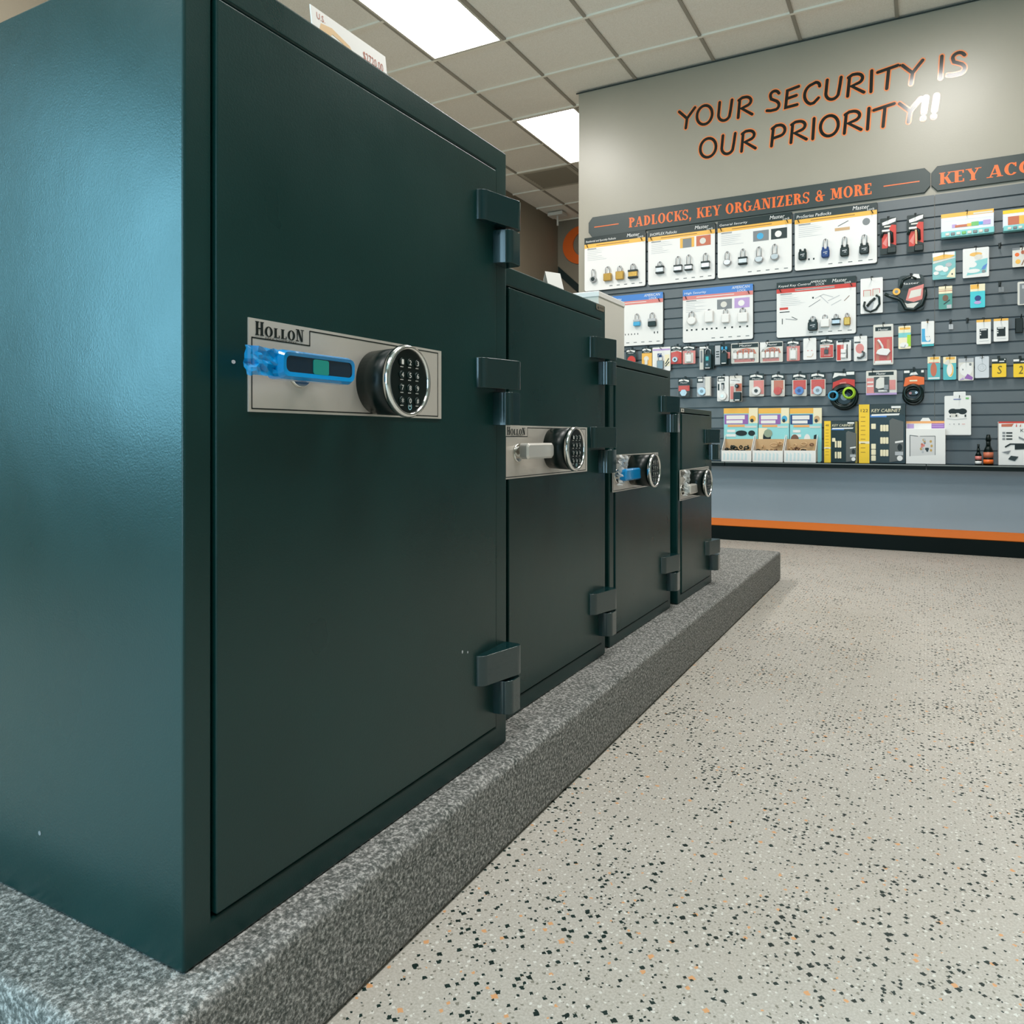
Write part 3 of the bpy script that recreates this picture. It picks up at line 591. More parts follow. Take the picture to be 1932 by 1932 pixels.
# ------------------------------------------------------------------ padlocks, sample boards
def shackle(m, ca, vb, wd, h, r, c):
    pts = [(ca-wd/2, vb, c), (ca-wd/2, vb+h-wd/2, c)]+[(ca+wd/2*math.cos(t), vb+h-wd/2+wd/2*math.sin(t), c) for t in [PI-PI*i/8 for i in range(1, 8)]]+[(ca+wd/2, vb+h-wd/2, c), (ca+wd/2, vb, c)]
    m.tube(pts, r, 6)
def padlock(px0, py0, px1, py1, ptop, kind, col, label, group='sample padlocks on the boards', w=.03):
    u0, _ = UV(px0, (py0+py1)/2, w); u1, _ = UV(px1, (py0+py1)/2, w); cx = (px0+px1)/2
    v1 = UV(cx, py0, w)[1]; v0 = UV(cx, py1, w)[1]; vt = UV(cx, ptop, w)[1]; ca = (u0+u1)/2; W = u1-u0; H = v1-v0
    e = empty('padlock', (ca, WY-.02, v0), label, 'padlock', group)
    metal = col in ('brs', 'lgr', 'gry'); M = mat(col, .28 if metal else .35, .75 if metal else 0)
    m = MB(f_wall, M); d0, d1 = .022, .044
    if kind == 'round': m.prism(ell(ca, (v0+v1)/2, W/2, H/2, 24), d0, d1, .004, True); m.use('blk'); m.cyl(ca, (v0+v1)/2, d1, d1+.004, W*.3, W*.26, 20)
    elif kind == 'disc': m.prism(ell(ca, (v0+v1)/2, W/2, H/2, 24), d0, d1, .006, True)
    elif kind == 'lam':
        m.rr(ca-W/2, v0, ca+W/2, v1, .004, d0+.003, d1-.003, .002); m.use(mat('blk', .4)); m.rr(ca-W/2-.003, v0, ca+W/2+.003, v0+H*.22, .003, d0, d1, .002); m.rr(ca-W/2-.003, v1-H*.24, ca+W/2+.003, v1, .003, d0, d1, .002)
    elif kind == 'cover':
        m.rr(ca-W/2, v0, ca+W/2, v0+H*.8, .012, d0, d1+.004, .005); m.rr(ca-W*.42, v0+H*.7, ca-W*.16, v1, .006, d0, d1, .003); m.rr(ca+W*.16, v0+H*.7, ca+W*.42, v1, .006, d0, d1, .003); m.use(mat('lgr', .5)); m.flat([(ca-W*.26, v0+H*.42), (ca+W*.26, v0+H*.46), (ca+W*.26, v0+H*.54), (ca-W*.26, v0+H*.5)], d1+.0042); m.flat([(ca-W*.1, v0+H*.3), (ca+W*.24, v0+H*.3), (ca+W*.1, v0+H*.4)], d1+.0042)
    elif kind == 'tall': m.rr(ca-W/2, v0, ca+W/2, v1, .008, d0, d1, .004)
    elif kind == 'half':
        m.rr(ca-W/2, v0, ca+W/2, v0+H*.62, .006, d0, d1, .003); m.use(mat('lgr', .4)); m.rr(ca-W/2, v0+H*.62, ca+W/2, v1, .006, d0, d1, .003)
    else: m.rr(ca-W/2, v0, ca+W/2, v1, .006, d0, d1, .004)
    m.build('lock_body', e)
    if vt > v1+.006:
        s = MB(f_wall, mat('lgr', .3, .8)); shackle(s, ca, v1-.01, W*.52, vt-v1+.01, max(.0028, W*.055), (d0+d1)/2); s.build('shackle', e)
        s = MB(f_wall, mat('drk', .4)); s.tube([(ca, vt-.009, .0188), (ca, vt-.009, .04), (ca+.003, vt-.002, .046)], .0022, 6); s.build('hook', e)
def board(u0, u1, v0, v1, head, stripe, title, logo, label, prints=()):
    e = empty('sample_board', ((u0+u1)/2, WY, v0), label, 'display board', 'padlock sample boards')
    MB(f_wall, mat('drk', .4)).rr(u0, v0-.004, u1+.004, v1, .012, .003, .012).build('backing', e)
    H = v1-v0; m = MB(f_wall, mat('wht', .35)); m.rr(u0, v0, u1, v1-H*.02, .014, .0125, .0175, .001); c = .0178
    m.use(mat(head, .35)); m.flat([(u0, v1-H*.125), (u1, v1-H*.125), (u1, v1-.001), (u0, v1-.001)], c)
    m.use(mat(stripe, .35)); m.flat([(u0, v1-H*.2), (u1, v1-H*.2), (u1, v1-H*.125), (u0, v1-H*.125)], c)
    m.use(mat('wht', .4)); c += .0003; W = u1-u0
    m.text(title, u0+.012, v1-H*.105, .021, c, min(W*.5, .0125*len(title)), .15)
    if logo == 'M': m.text('Master', u1-.15, v1-H*.085, .026, c, .1, .2); m.text('Lock', u1-.06, v1-H*.12, .016, c, .045, .1)
    elif logo == 'A': m.text('AMERICAN', u1-.15, v1-H*.068, .02, c, .125, .15); m.text('LOCK', u1-.11, v1-H*.125, .016, c, .06, .1)
    else:
        m.text('AMERICAN', u1-.29, v1-H*.062, .015, c, .1, .15); m.text('LOCK', u1-.255, v1-H*.112, .015, c, .055, .1); m.text('Master', u1-.15, v1-H*.085, .024, c, .09, .2); m.text('Lock', u1-.07, v1-H*.118, .014, c, .04, .1)
    m.use(mat(stripe if head != 'blu' else 'wht', .4) if stripe != 'amb' else mat((150, 100, 40), .5)); m.flat([(u0+W*.2, v1-H*.167), (u0+W*.74, v1-H*.167), (u0+W*.74, v1-H*.155), (u0+W*.2, v1-H*.155)], c)
    if stripe == 'red': m.use(mat('wht', .4)); m.flat([(u0+W*.24, v1-H*.175), (u0+W*.74, v1-H*.175), (u0+W*.74, v1-H*.148), (u0+W*.24, v1-H*.148)], c)
    m.use(mat((186, 190, 192), .5)); rnd = random.Random(int(u0*1000))
    for k in range(7):
        a = u0+W*(.05+.0*k); y = v1-H*(.24+.032*k); m.flat([(a, y), (a+W*rnd.uniform(.12, .34), y), (a+W*.12, y+.0028), (a, y+.0028)][:2]+[(a+W*rnd.uniform(.12, .34), y+.0028), (a, y+.0028)], c)
    m.use(mat((90, 98, 98), .5)); m.flat([(u0+W*.05, v1-H*.225), (u0+W*.2, v1-H*.225), (u0+W*.2, v1-H*.213), (u0+W*.05, v1-H*.213)], c)
    for k in range(5):
        a = u0+W*(.42+.12*k); m.flat([(a, v0+H*.055), (a+W*.05, v0+H*.055), (a+W*.05, v0+H*.068), (a, v0+H*.068)], c)
    for pr in prints:
        m.use(mat(pr[-1], .45)); x0, y0, x1, y1 = [u0+W*pr[1], v0+H*pr[2], u0+W*pr[3], v0+H*pr[4]]
        if pr[0] == 'r': m.flat([(x0, y0), (x1, y0), (x1, y1), (x0, y1)], c+.0002*(1+pr[5]))
        elif pr[0] == 'e': m.flat(ell((x0+x1)/2, (y0+y1)/2, (x1-x0)/2, (y1-y0)/2), c+.0002*(1+pr[5]))
        elif pr[0] == 'l': m.ribbon([(x0, y0), (x1, y1)], .004, c+.0002)
    m.build('panel', e)
    for a in (u0+.02, u1-.035): s = MB(f_wall, mat('drk', .4)); s.tube([(a, v1-H*.12, .006), (a+.002, v1-H*.13, .03), (a+.012, v1-H*.19, .034)], .003, 6); s.build('hanger', e)
ph = lambda x, y, a, b: [('r', x, y-.13, x+.21, y+.05, 0, a), ('e', x+.05, y-.1, x+.14, y+.01, 1, b)]
VT, VB = 2.347, 1.927
board(-2.415, -1.906, VB, VT+.01, 'blk', 'amb', 'Residential and Specialty Padlocks', 'M', 'leftmost yellow-striped sample board, holding a round lock and three brass padlocks')
board(-1.884, -1.371, VB, VT, 'blk', 'amb', 'SHOPFLEX Padlocks', 'M', 'yellow-striped sample board, second from the left in the top row', ph(.49, .74, 'amb', 'dgr')+[('r', .53, .61, .66, .77, 2, 'gry')]+ph(.73, .74, 'cop', 'off'))
board(-1.351, -.832, VB, VT, 'blk', 'amb', 'General Security', 'M', 'yellow-striped sample board, third from the left in the top row, with steel padlocks', ph(.49, .7, 'gry', 'sky')+ph(.73, .7, 'dgr', 'wht'))
board(-.812, -.289, VB, VT-.012, 'dgr', 'amb', 'ProSeries Padlocks', 'M', 'yellow-striped sample board at the right end of the top row, with black covered padlocks', [('r', .5, .6, .68, .65, 0, 'tan'), ('l', .54, .68, .66, .75, 0, 'dgr'), ('e', .83, .64, .92, .76, 0, 'gry'), ('r', .17, .16, .19, .19, 0, 'drk'), ('r', .23, .16, .25, .19, 0, 'drk')])
board(-2.275, -1.766, 1.468, 1.868, 'blu', 'pnk', 'High Security', 'A', 'blue-headed sample board half hidden by the white carton', [('r', .4+.05*k, .21, .412+.05*k, .24, 0, 'drk') for k in range(5)]+[('r', .86, .21, .875, .25, 0, 'drk'), ('r', .91, .21, .925, .25, 0, 'drk')])
board(-1.612, -1.098, 1.466, 1.866, 'blu', 'pnk', 'High Security', 'A', 'blue-headed sample board with four pale padlocks in full view', ph(.5, .71, 'gry', 'off')+ph(.745, .71, 'lil', 'wht')+[('r', x, .22, x+.025, .25, 0, 'drk') for x in (.05, .12, .19, .28, .34, .41, .48, .6, .7, .81, .91)])
board(-.934, -.418, 1.462, 1.855, 'blk', 'red', 'Keyed Key Control', 'B', 'red-striped sample board with line drawings above four mixed padlocks', [('l', .42, .52, .56, .63, 0, 'gry'), ('l', .56, .7, .66, .56, 0, 'lgr'), ('l', .5, .66, .6, .72, 0, 'lgr'), ('l', .6, .72, .72, .66, 0, 'lgr'), ('l', .66, .6, .8, .68, 0, 'lgr'), ('l', .7, .52, .82, .6, 0, 'lgr'), ('l', .86, .58, .92, .66, 0, 'brn'), ('r', .46, .66, .48, .69, 0, 'drk'), ('r', .04, .5, .15, .54, 0, 'red'), ('r', .04, .45, .17, .465, 0, 'drk'), ('l', .12, .33, .26, .3, 0, 'gry'), ('l', .2, .36, .27, .31, 0, 'dgr'), ('r', .07, .24, .08, .34, 0, 'drk')])
for a in [
 (1113.5, 521, 1125.5, 533, 508, 'round', 'lgr', 'small round dial padlock on the leftmost sample board'),
 (1139, 516, 1154, 530, 503, 'box', 'brs', 'brass padlock right of the round dial lock'),
 (1162, 512, 1177, 527.5, 502, 'box', 'brs', 'taller brass padlock, third on the leftmost sample board'),
 (1186, 509, 1202.6, 525, 498, 'lam', 'brs', 'brass padlock with black bumper, last on the leftmost sample board'),
 (1238, 502, 1252, 516, 494, 'lam', 'lgr', 'padlock between two black bars, first on the second board'),
 (1272, 500, 1286.5, 513, 484, 'lam', 'lgr', 'laminated steel padlock left of the long-shackle one'),
 (1292.6, 499, 1306, 510, 481, 'lam', 'lgr', 'laminated padlock with a long straight shackle'),
 (1323.7, 493, 1338.5, 507, 478, 'lam', 'lgr', 'wide laminated padlock at the right of the second board'),
 (1364.6, 489, 1379.6, 501.4, 475, 'disc', 'lgr', 'rounded steel padlock, first on the third board'),
 (1393.7, 485, 1409.5, 499, 470, 'lam', 'lgr', 'laminated steel padlock, second on the third board'),
 (1423.6, 483, 1440.3, 496, 466, 'disc', 'lgr', 'rounded steel padlock, third on the third board'),
 (1453.5, 478, 1470, 491, 461, 'disc', 'lgr', 'largest rounded steel padlock, last on the third board'),
 (1507, 470, 1522, 491, 470, 'cover', 'blk', 'black covered padlock without a visible shackle on the fourth board'),
 (1550, 466, 1565, 486.5, 451, 'cover', 'dbl', 'dark blue covered padlock on the fourth board'),
 (1585.5, 462, 1602, 484, 447, 'cover', 'blk', 'black covered padlock right of the dark blue one'),
 (1621.6, 459, 1640, 479.5, 443, 'cover', 'blk', 'black covered padlock at the right end of the fourth board'),
 (1195.5, 603, 1208, 615, 592, 'half', 'sky', 'light blue padlock on the half hidden blue-headed board'),
 (1223, 601, 1238, 616, 590, 'half', 'blk', 'black and silver padlock on the half hidden blue-headed board'),
 (1296, 598, 1313.6, 613, 588, 'disc', 'wht', 'pale rounded padlock, first on the blue-headed board'),
 (1329.6, 586, 1345.5, 608, 584, 'tall', 'wht', 'pale tall padlock with hidden shackle, second on the blue-headed board'),
 (1361.5, 592.5, 1376, 609, 583, 'tall', 'wht', 'pale padlock, third on the blue-headed board'),
 (1392, 590, 1410.7, 607.7, 581, 'box', 'wht', 'wide pale padlock, last on the blue-headed board'),
 (1524.5, 603, 1543, 624, 597, 'cover', 'blk', 'black covered padlock on the red-striped board'),
 (1548, 602, 1565, 617, 594, 'box', 'wht', 'pale padlock right of the black one on the red-striped board'),
 (1570, 601, 1585, 613, 593, 'lam', 'lgr', 'steel padlock with black edges on the red-striped board'),
 (1592, 598.6, 1604.6, 613.5, 591, 'box', 'brs', 'gold padlock at the right end of the red-striped board')]: padlock(*a)

# ------------------------------------------------------------------ goods on hooks
NHOOK = 0
def peg(u, v, label, reach=.075):
    e = MB(f_wall, mat('drk', .4)); e.box(u-.007, v-.004, .001, u+.007, v+.03, .006, .001)
    e.tube([(u, v+.004, .004), (u, v, .02), (u, v-.001, reach), (u, v+.006, reach+.006), (u, v+.014, reach+.006)], .0024, 6)
    tag(e.build('peg_hook'), label, 'hook', 'slatwall peg hooks')
def item(name, label, cat, group, box, base, deco=(), prods=(), thick=.002, w=.034, hook=True, blister=None, r=.006, hooklab=None, wpx=None):
    px0, py0, px1, py1 = box; cx = (px0+px1)/2; cy = (py0+py1)/2
    u0 = UV(px0, cy, w)[0]; u1 = UV(px1, cy, w)[0]; v1 = UV(cx, py0, w)[1]; v0 = UV(cx, py1, w)[1]; W = u1-u0; H = v1-v0
    e = empty(name, ((u0+u1)/2, WY-w, v0), label, cat, group)
    X = lambda a: u0+a*W
    Y = lambda b: v0+b*H
    m = MB(f_wall, mat(base, .38)); m.rr(u0, v0, u1, v1, r, w-thick, w, 0); c = w+.0004
    for d in deco:
        k = d[0]; col = d[-1]; m.use(mat(col, .4))
        if k == 'r': m.flat([(X(d[1]), Y(d[2])), (X(d[3]), Y(d[2])), (X(d[3]), Y(d[4])), (X(d[1]), Y(d[4]))], c)
        elif k == 'e': m.flat(ell(X(d[1]), Y(d[2]), d[3]*W, d[4]*H), c)
        elif k == 'p': m.flat([(X(a), Y(b)) for a, b in d[1]], c)
        elif k == 't': m.text(d[1], X(d[2]), Y(d[3]), d[4]*H, c, d[5]*W, .1)
        elif k == 'l': m.ribbon([(X(a), Y(b)) for a, b in d[1]], d[2], c)
        c += .0003
    m.build('card', e)
    for p in prods:
        k, pn, col = p[0], p[1], p[2]; metal = col in ('lgr', 'brs', 'gry') and k != 'box'
        s = MB(f_wall, mat(col, .3, .6 if metal else 0)); q = p[3:]
        if k == 'pad':
            ca, cb, pw, phh, sh = X(q[0]), Y(q[1]), q[2]*W, q[3]*H, q[4]*H
            s.rr(ca-pw/2, cb-phh/2, ca+pw/2, cb+phh/2, .004, w+.001, w+.018, .003); o = s.build(pn, e)
            z = MB(f_wall, mat(q[5] if len(q) > 5 else 'lgr', .3, .7)); shackle(z, ca, cb+phh/2-.006, pw*.62, sh+.006, .0026, w+.009); z.build('shackle', o)
        elif k == 'cyl':
            s.cyl(X(q[0]), Y(q[1]), w+.001, w+q[3], q[2]*W, q[2]*W*.9, q[4] if len(q) > 4 else 24); s.use(mat(q[5] if len(q) > 5 else 'gry', .3, .5)); s.cyl(X(q[0]), Y(q[1]), w+q[3], w+q[3]+.002, q[2]*W*.4, None, 12); s.build(pn, e)
        elif k == 'box': s.rr(X(q[0]), Y(q[1]), X(q[2]), Y(q[3]), .004, w+.001, w+q[4], min(.003, q[4]/3)); s.build(pn, e)
        elif k == 'coil':
            rnd = random.Random(3)
            for t in range(q[4]): s.torus(X(q[0])+rnd.uniform(-1, 1)*q[3]*.5, Y(q[1])+rnd.uniform(-1, 1)*q[3]*.5, w+.006+(q[5] if len(q) > 5 else 0)+q[3]*1.3*t, q[2]*W*(1-.05*t), q[3], 28, 6)
            s.build(pn, e)
        elif k == 'tube': s.tube([(X(a), Y(b), w+.008) for a, b in q[1]], q[0], 6); s.build(pn, e)
        elif k == 'poly': s.prism([(X(a), Y(b)) for a, b in q[1]], w+.001, w+q[0], .001); s.build(pn, e)
    if blister:
        b0, b1, b2, b3, dd = blister; s = MB(f_wall, CLEAR); s.prism(rrect(X(b0), Y(b1), X(b2), Y(b3), .008), w+.0025, w+dd, .006, False, False); s.build('blister', e)
    if hook: peg((X(.5) if hook is True else X(hook)), v1-.012, hooklab or 'black peg hook holding '+('the '+label if len(label.split()) < 11 else 'the '+' '.join(label.split()[:10])), w+.03)
    return e
HD = [('r', 0, .72, 1, 1, 'blk'), ('p', [(.05, .84), (.5, .88), (.9, .8), (.9, .9), (.4, .97), (.08, .93)], 'wht'), ('t', 'Master', .2, .74, .07, .6, 'wht')]   # black header with white logo
RB = [('p', [(0, 0), (1, 0), (1, .62), (.6, .7), (0, .64)], 'red')]
GA, GB, GC, GD = 'carded locks in the upper long row', 'carded locks in the lower long row', 'small cards at the right', 'key tags in the right lower row'
I = item
# upper long row
I('lock_card', 'black and red lock card partly behind the third safe, by the carton', 'lock card', GA, (1181, 659, 1199.7, 690), 'dgr', HD+[('e', .55, .3, .42, .3, 'red')], [('cyl', 'lock', 'blk', .35, .2, .2, .015)])
I('lock_card', 'yellow lock card with black header, above the third safe', 'lock card', GA, (1211, 656, 1230, 692), 'amb', HD+[('e', .45, .42, .25, .14, 'off')], [('box', 'lock', 'off', .3, .1, .6, .4, .01)])
I('lock_card', 'wide white card with a grey keyed padlock, above the third safe', 'lock card', GA, (1231, 655, 1265, 700), 'wht', [('r', .02, .86, .98, .93, 'lil'), ('r', .28, .58, .52, .74, 'dbl'), ('r', .68, .2, .95, .68, 'crm'), ('l', [(.74, .3), (.9, .5)], .008, 'dgr'), ('l', [(.74, .2), (.92, .36)], .008, 'dgr')], [('pad', 'padlock', 'gry', .46, .26, .36, .36, .26)])
I('lock_card', 'red lock card with a round silver lock, right of the wide white card', 'lock card', GA, (1266, 652.5, 1286, 686.5), 'off', HD+RB, [('cyl', 'lock', 'lgr', .42, .24, .26, .018, 20, 'blk')], blister=(.1, .05, .85, .62, .03))
I('lock_card', 'red lock card with a white padlock, left of the black key boxes', 'lock card', GA, (1288, 652, 1312, 686.5), 'pnk', HD+[('r', .16, .04, .84, .6, 'off')], [('pad', 'padlock', 'wht', .5, .3, .42, .4, .2)], blister=(.12, .03, .88, .75, .03))
I('key_box', 'black key lock box with teal dial on a white card, left of its twin', 'lock box', GA, (1320, 652, 1347, 697), 'blk', [('r', 0, 0, .28, .86, 'off'), ('r', 0, .88, .6, .96, 'wht'), ('r', .06, .3, .2, .8, 'gry')], [('box', 'lock', 'blk', .36, .02, .9, .62, .035), ('box', 'dial', 'teal', .5, .34, .72, .52, .038), ('tube', 'shackle', 'lgr', .004, [(.42, .6), (.44, .8), (.6, .86), (.78, .8), (.8, .6)]), ('cyl', 'knob', 'dgr', .62, .18, .2, .04), ('box', 'label_strip', 'wht', .45, .02, .8, .07, .037)])
I('key_box', 'black key lock box with button face on a grey card, right of its twin', 'lock box', GA, (1348, 649, 1378, 689), 'blk', [('r', .04, .04, .36, .94, 'lgr'), ('r', .1, .5, .3, .55, 'blk'), ('r', .1, .62, .3, .67, 'blk'), ('r', .1, .38, .3, .43, 'blk'), ('r', .78, .3, .98, .6, 'pnk')], [('box', 'lock', 'blk', .44, .02, .86, .56, .035), ('box', 'dial', 'sky', .46, .7, .58, .86, .02), ('box', 'dial', 'sky', .7, .7, .82, .86, .02), ('tube', 'shackle', 'lgr', .004, [(.5, .5), (.52, .66), (.62, .72), (.74, .66), (.78, .5)]), ('box', 'label_strip', 'wht', .5, .04, .8, .1, .037)])
def quad(n, px, label, extra=()):
    I('lock_card', label, 'lock card', GA, px, 'off', [('r', .02, .76, .98, .96, 'blk'), ('t', 'Master', .3, .82, .1, .45, 'wht'), ('p', [(.1, .44), (.92, .44), (.84, .66), (.55, .74), (.3, .68)], 'cop'), ('r', .12, .06, .84, .2, 'pnk')]+list(extra),
      [('pad', 'padlock', 'wht', .15+.2*k, .36, .15, .3, .14) for k in range(n)], blister=(.03, .02, .97, .74, .028), hook=.3)
quad(4, (1379.5, 647, 1431.5, 685), 'wide four-padlock pack with orange arch, left of its twin', [('t', 'x4', .72, .1, .14, .14, 'drk')])
quad(4, (1434, 645, 1477, 683.4), 'wide four-padlock pack with white upper left corner, right of its twin', [('p', [(0, .5), (.3, .78), (.36, 1), (0, 1)], 'wht')])
I('lock_card', 'red card with a white padlock, right of the wide packs', 'lock card', GA, (1484.5, 642, 1509, 681), 'pnk', HD+[('r', .2, .05, .8, .62, 'off')], [('pad', 'padlock', 'wht', .5, .3, .46, .42, .2)], blister=(.1, .03, .9, .78, .03))
I('lock_card', 'plain white card with two faint red dots', 'lock card', GA, (1515.5, 638, 1540, 678.5), 'wht', [('e', .36, .42, .06, .02, 'pnk'), ('e', .66, .42, .06, .02, 'pnk'), ('l', [(.3, .14), (.6, .12), (.74, .2), (.76, .28)], .003, 'tan')])
I('lock_card', 'red card with small black coloured picture, left of the white bolt card', 'lock card', GA, (1547, 639, 1572.7, 675.5), 'off', HD+[('r', .04, .04, .96, .66, 'red'), ('r', .04, .54, .7, .64, 'off'), ('r', .3, .1, .78, .18, 'pnk')], [('pad', 'padlock', 'blk', .48, .32, .3, .22, .14)], blister=(.06, .05, .94, .6, .026))
I('lock_card', 'red and white card with a hasp of two linked plates', 'lock card', GA, (1578, 642.5, 1605.6, 681), 'wht', [('r', .04, .04, .3, .8, 'red'), ('r', .3, .5, .5, .8, 'pnk'), ('r', .1, .92, .9, 1, 'blk')], [('box', 'hasp_plate', 'wht', .3, .38, .66, .58, .012), ('box', 'hasp_plate', 'wht', .3, .14, .66, .32, .012), ('tube', 'hasp_bar', 'blk', .003, [(.74, .12), (.74, .8)])])
I('lock_card', 'tilted clear bag card with pink print and a black cable', 'lock card', GA, (1611, 634, 1636, 681), 'wht', [('e', .45, .5, .32, .2, 'pnk'), ('r', .04, .72, .5, .78, 'blk'), ('p', [(.3, .06), (.95, .1), (.95, .3), (.7, .34)], 'lgr')], [('tube', 'cable', 'blk', .006, [(.25, .14), (.5, .12), (.75, .2), (.78, .32), (.62, .38)])], blister=(.02, .02, .98, .8, .025))
I('chain_pack', 'large red clamshell with a white chain figure inside', 'lock card', GA, (1647.6, 612, 1685.4, 688), 'off', [('r', .1, .84, .9, .94, 'blk'), ('t', 'Master', .25, .85, .05, .5, 'wht'), ('r', .06, .05, .94, .68, 'red'), ('r', .14, .08, .3, .62, 'cop'), ('r', .68, .12, .82, .62, 'cop'), ('r', .08, .02, .9, .1, 'wht')], [('poly', 'lock', 'wht', .02, [(.15, .28), (.35, .24), (.7, .22), (.86, .32), (.8, .38), (.4, .4), (.22, .36)]), ('tube', 'strap', 'wht', .007, [(.5, .36), (.46, .46), (.34, .56), (.24, .62)])], blister=(.04, .02, .96, .7, .032))
# three key cards to the right of it
I('key_card', 'pale green and yellow key cap card right of the red clamshell', 'card', GC, (1695, 615, 1718.5, 658), 'crm', [('r', .1, .84, .95, .93, 'amb'), ('r', 0, .5, 1, .7, 'lteal'), ('r', .7, .1, 1, .6, 'lime'), ('e', .45, .16, .36, .12, 'wht'), ('l', [(.2, .08), (.5, .06), (.56, .16)], .004, 'gry')])
I('key_card', 'white and sky-blue key light card with stack behind it', 'card', GC, (1738, 606, 1762.5, 649), 'wht', [('r', .04, .1, .3, .68, 'sky'), ('p', [(.3, .1), (.7, .1), (.72, .3), (.3, .35)], 'sky'), ('e', .52, .28, .2, .16, 'wht'), ('e', .45, .32, .03, .02, 'drk'), ('e', .62, .32, .03, .02, 'drk'), ('r', .4, .95, .56, .98, 'amb')], [('box', 'spare_card', 'teal', .06, -.1, .98, 0, -.006)])
for k, (px, lb) in enumerate((((1842.3, 603, 1869.5, 649), 'white card with a black square, left of its twin'), ((1874.7, 601, 1902.5, 644), 'white card with a black square, right of its twin'))):
    I('key_card', lb, 'card', GC, px, 'wht', [('r', 0, .9, 1, 1, 'amb'), ('r', .22, .22, .8, .62, 'drk'), ('r', .24, .46, .32, .5, 'wht'), ('r', .24, .36, .32, .42, 'wht'), ('r', .28, .56, .7, .6, 'wht'), ('r', .2, .12, .86, .135, 'lgr')])
for px, py, lb in ((1793.5, 607, 'empty black hook right of the sky-blue card'), (1825.5, 604, 'empty black hook left of the black-square cards'), (1887, 535, 'empty black hook between the teal card and the frame edge card'), (1887, 462, 'empty black hook left of the floral card')):
    u, v = UV(px, py, .04); peg(u, v-.01, lb, .09)
u, v = UV(1923, 600, .03)
e = MB(f_wall, mat('drk', .4)); e.box(u-.02, v-.09, .002, u+.02, v, .03, .003); e.tube([(u+.01, v-.01, .01), (u+.01, v+.02, .05)], .003); tag(e.build('label_clip'), 'dark empty clip on a hook near the right edge of the frame', 'clip')
u, v = UV(1888.5, 546, .03)
tag(MB(f_wall, mat('gry', .4)).rr(u-.014, v-.02, u+.014, v+.012, .003, .05, .052).build('price_tag'), 'small grey tag hanging on an empty hook near the right edge', 'tag')
u, v = UV(1794, 616, .03)
tag(MB(f_wall, mat('lgr', .4)).rr(u-.012, v-.02, u+.012, v+.012, .003, .05, .052).build('price_tag'), 'small clear tag hanging on the empty hook right of the sky-blue card', 'tag')
# cards above
I('key_card', 'cream and green card with a round brown fob', 'card', GC, (1771, 540, 1796.5, 583), (80, 150, 140), [('r', 0, .68, 1, 1, 'crm'), ('r', 0, .78, 1, .81, 'cop'), ('r', 0, .86, 1, .88, 'tan'), ('e', .5, .48, .22, .14, 'brn'), ('l', [(.4, .22), (.8, .38)], .006, 'dgr'), ('r', .6, .02, .95, .18, 'lgr')])
I('key_card', 'bright turquoise card with yellow header and dark blue fob', 'card', GC, (1830.5, 536, 1858.5, 580.5), (70, 200, 210), [('r', 0, .7, 1, 1, 'crm'), ('r', .02, .8, .6, .99, 'amb'), ('e', .52, .4, .22, .12, 'dbl'), ('e', .5, .22, .24, .07, 'lil')])
I('key_card', 'pale card in a light frame cut by the right edge, middle row', 'card', GC, (1919.8, 531, 1948, 575), 'off', [('r', .14, .04, .9, .92, 'gry'), ('r', .3, .7, .8, .85, 'lgr')])
BAGT = [('r', 0, .86, 1, 1, 'wht')]
I('fob_bag', 'clear bag of teal and white key fobs with yellow header, left of its twin', 'bag', GC, (1759.4, 476, 1803, 526.5), (120, 190, 190), [('r', 0, .84, .96, 1, 'wht'), ('p', [(.02, .7), (.8, .78), (.98, .86), (.5, .92), (.04, .84)], 'amb'), ('p', [(.02, .6), (.98, .76), (.98, .8), (.02, .68)], 'off'), ('e', .3, .42, .2, .11, 'wht'), ('e', .56, .36, .13, .1, 'wht'), ('e', .7, .52, .14, .08, 'lgr'), ('e', .16, .24, .12, .07, 'wht'), ('e', .46, .2, .14, .07, 'lteal'), ('p', [(.6, .06), (.98, .02), (.98, .4), (.8, .3)], 'crm'), ('e', .85, .16, .03, .04, 'drk')], blister=(.02, .02, .98, .8, .02))
I('fob_bag', 'clear bag of white and teal key fobs with a blue one, right of its twin', 'bag', GC, (1816.5, 467.5, 1866, 523), 'wht', [('e', .5, .78, .24, .07, 'amb'), ('p', [(.14, .08), (.9, .14), (.95, .62), (.5, .56), (.3, .42)], 'lteal'), ('e', .36, .44, .18, .1, 'wht'), ('e', .6, .68, .16, .09, 'off'), ('e', .4, .22, .26, .07, 'wht'), ('p', [(.7, .24), (.86, .26), (.94, .44), (.78, .36)], 'blu'), ('e', .8, .18, .08, .05, 'gry')], blister=(.02, .02, .98, .9, .02))
I('key_card', 'floral key card cut by the right edge, between the bags row and the wide trays', 'card', GC, (1910, 467, 1946, 503), 'off', [('e', .25, .65, .12, .1, 'org'), ('e', .55, .75, .1, .1, 'cop'), ('e', .3, .28, .14, .12, 'amb'), ('l', [(.5, .1), (.7, .5)], .005, 'brn'), ('r', 0, .9, .4, 1, 'gry')])
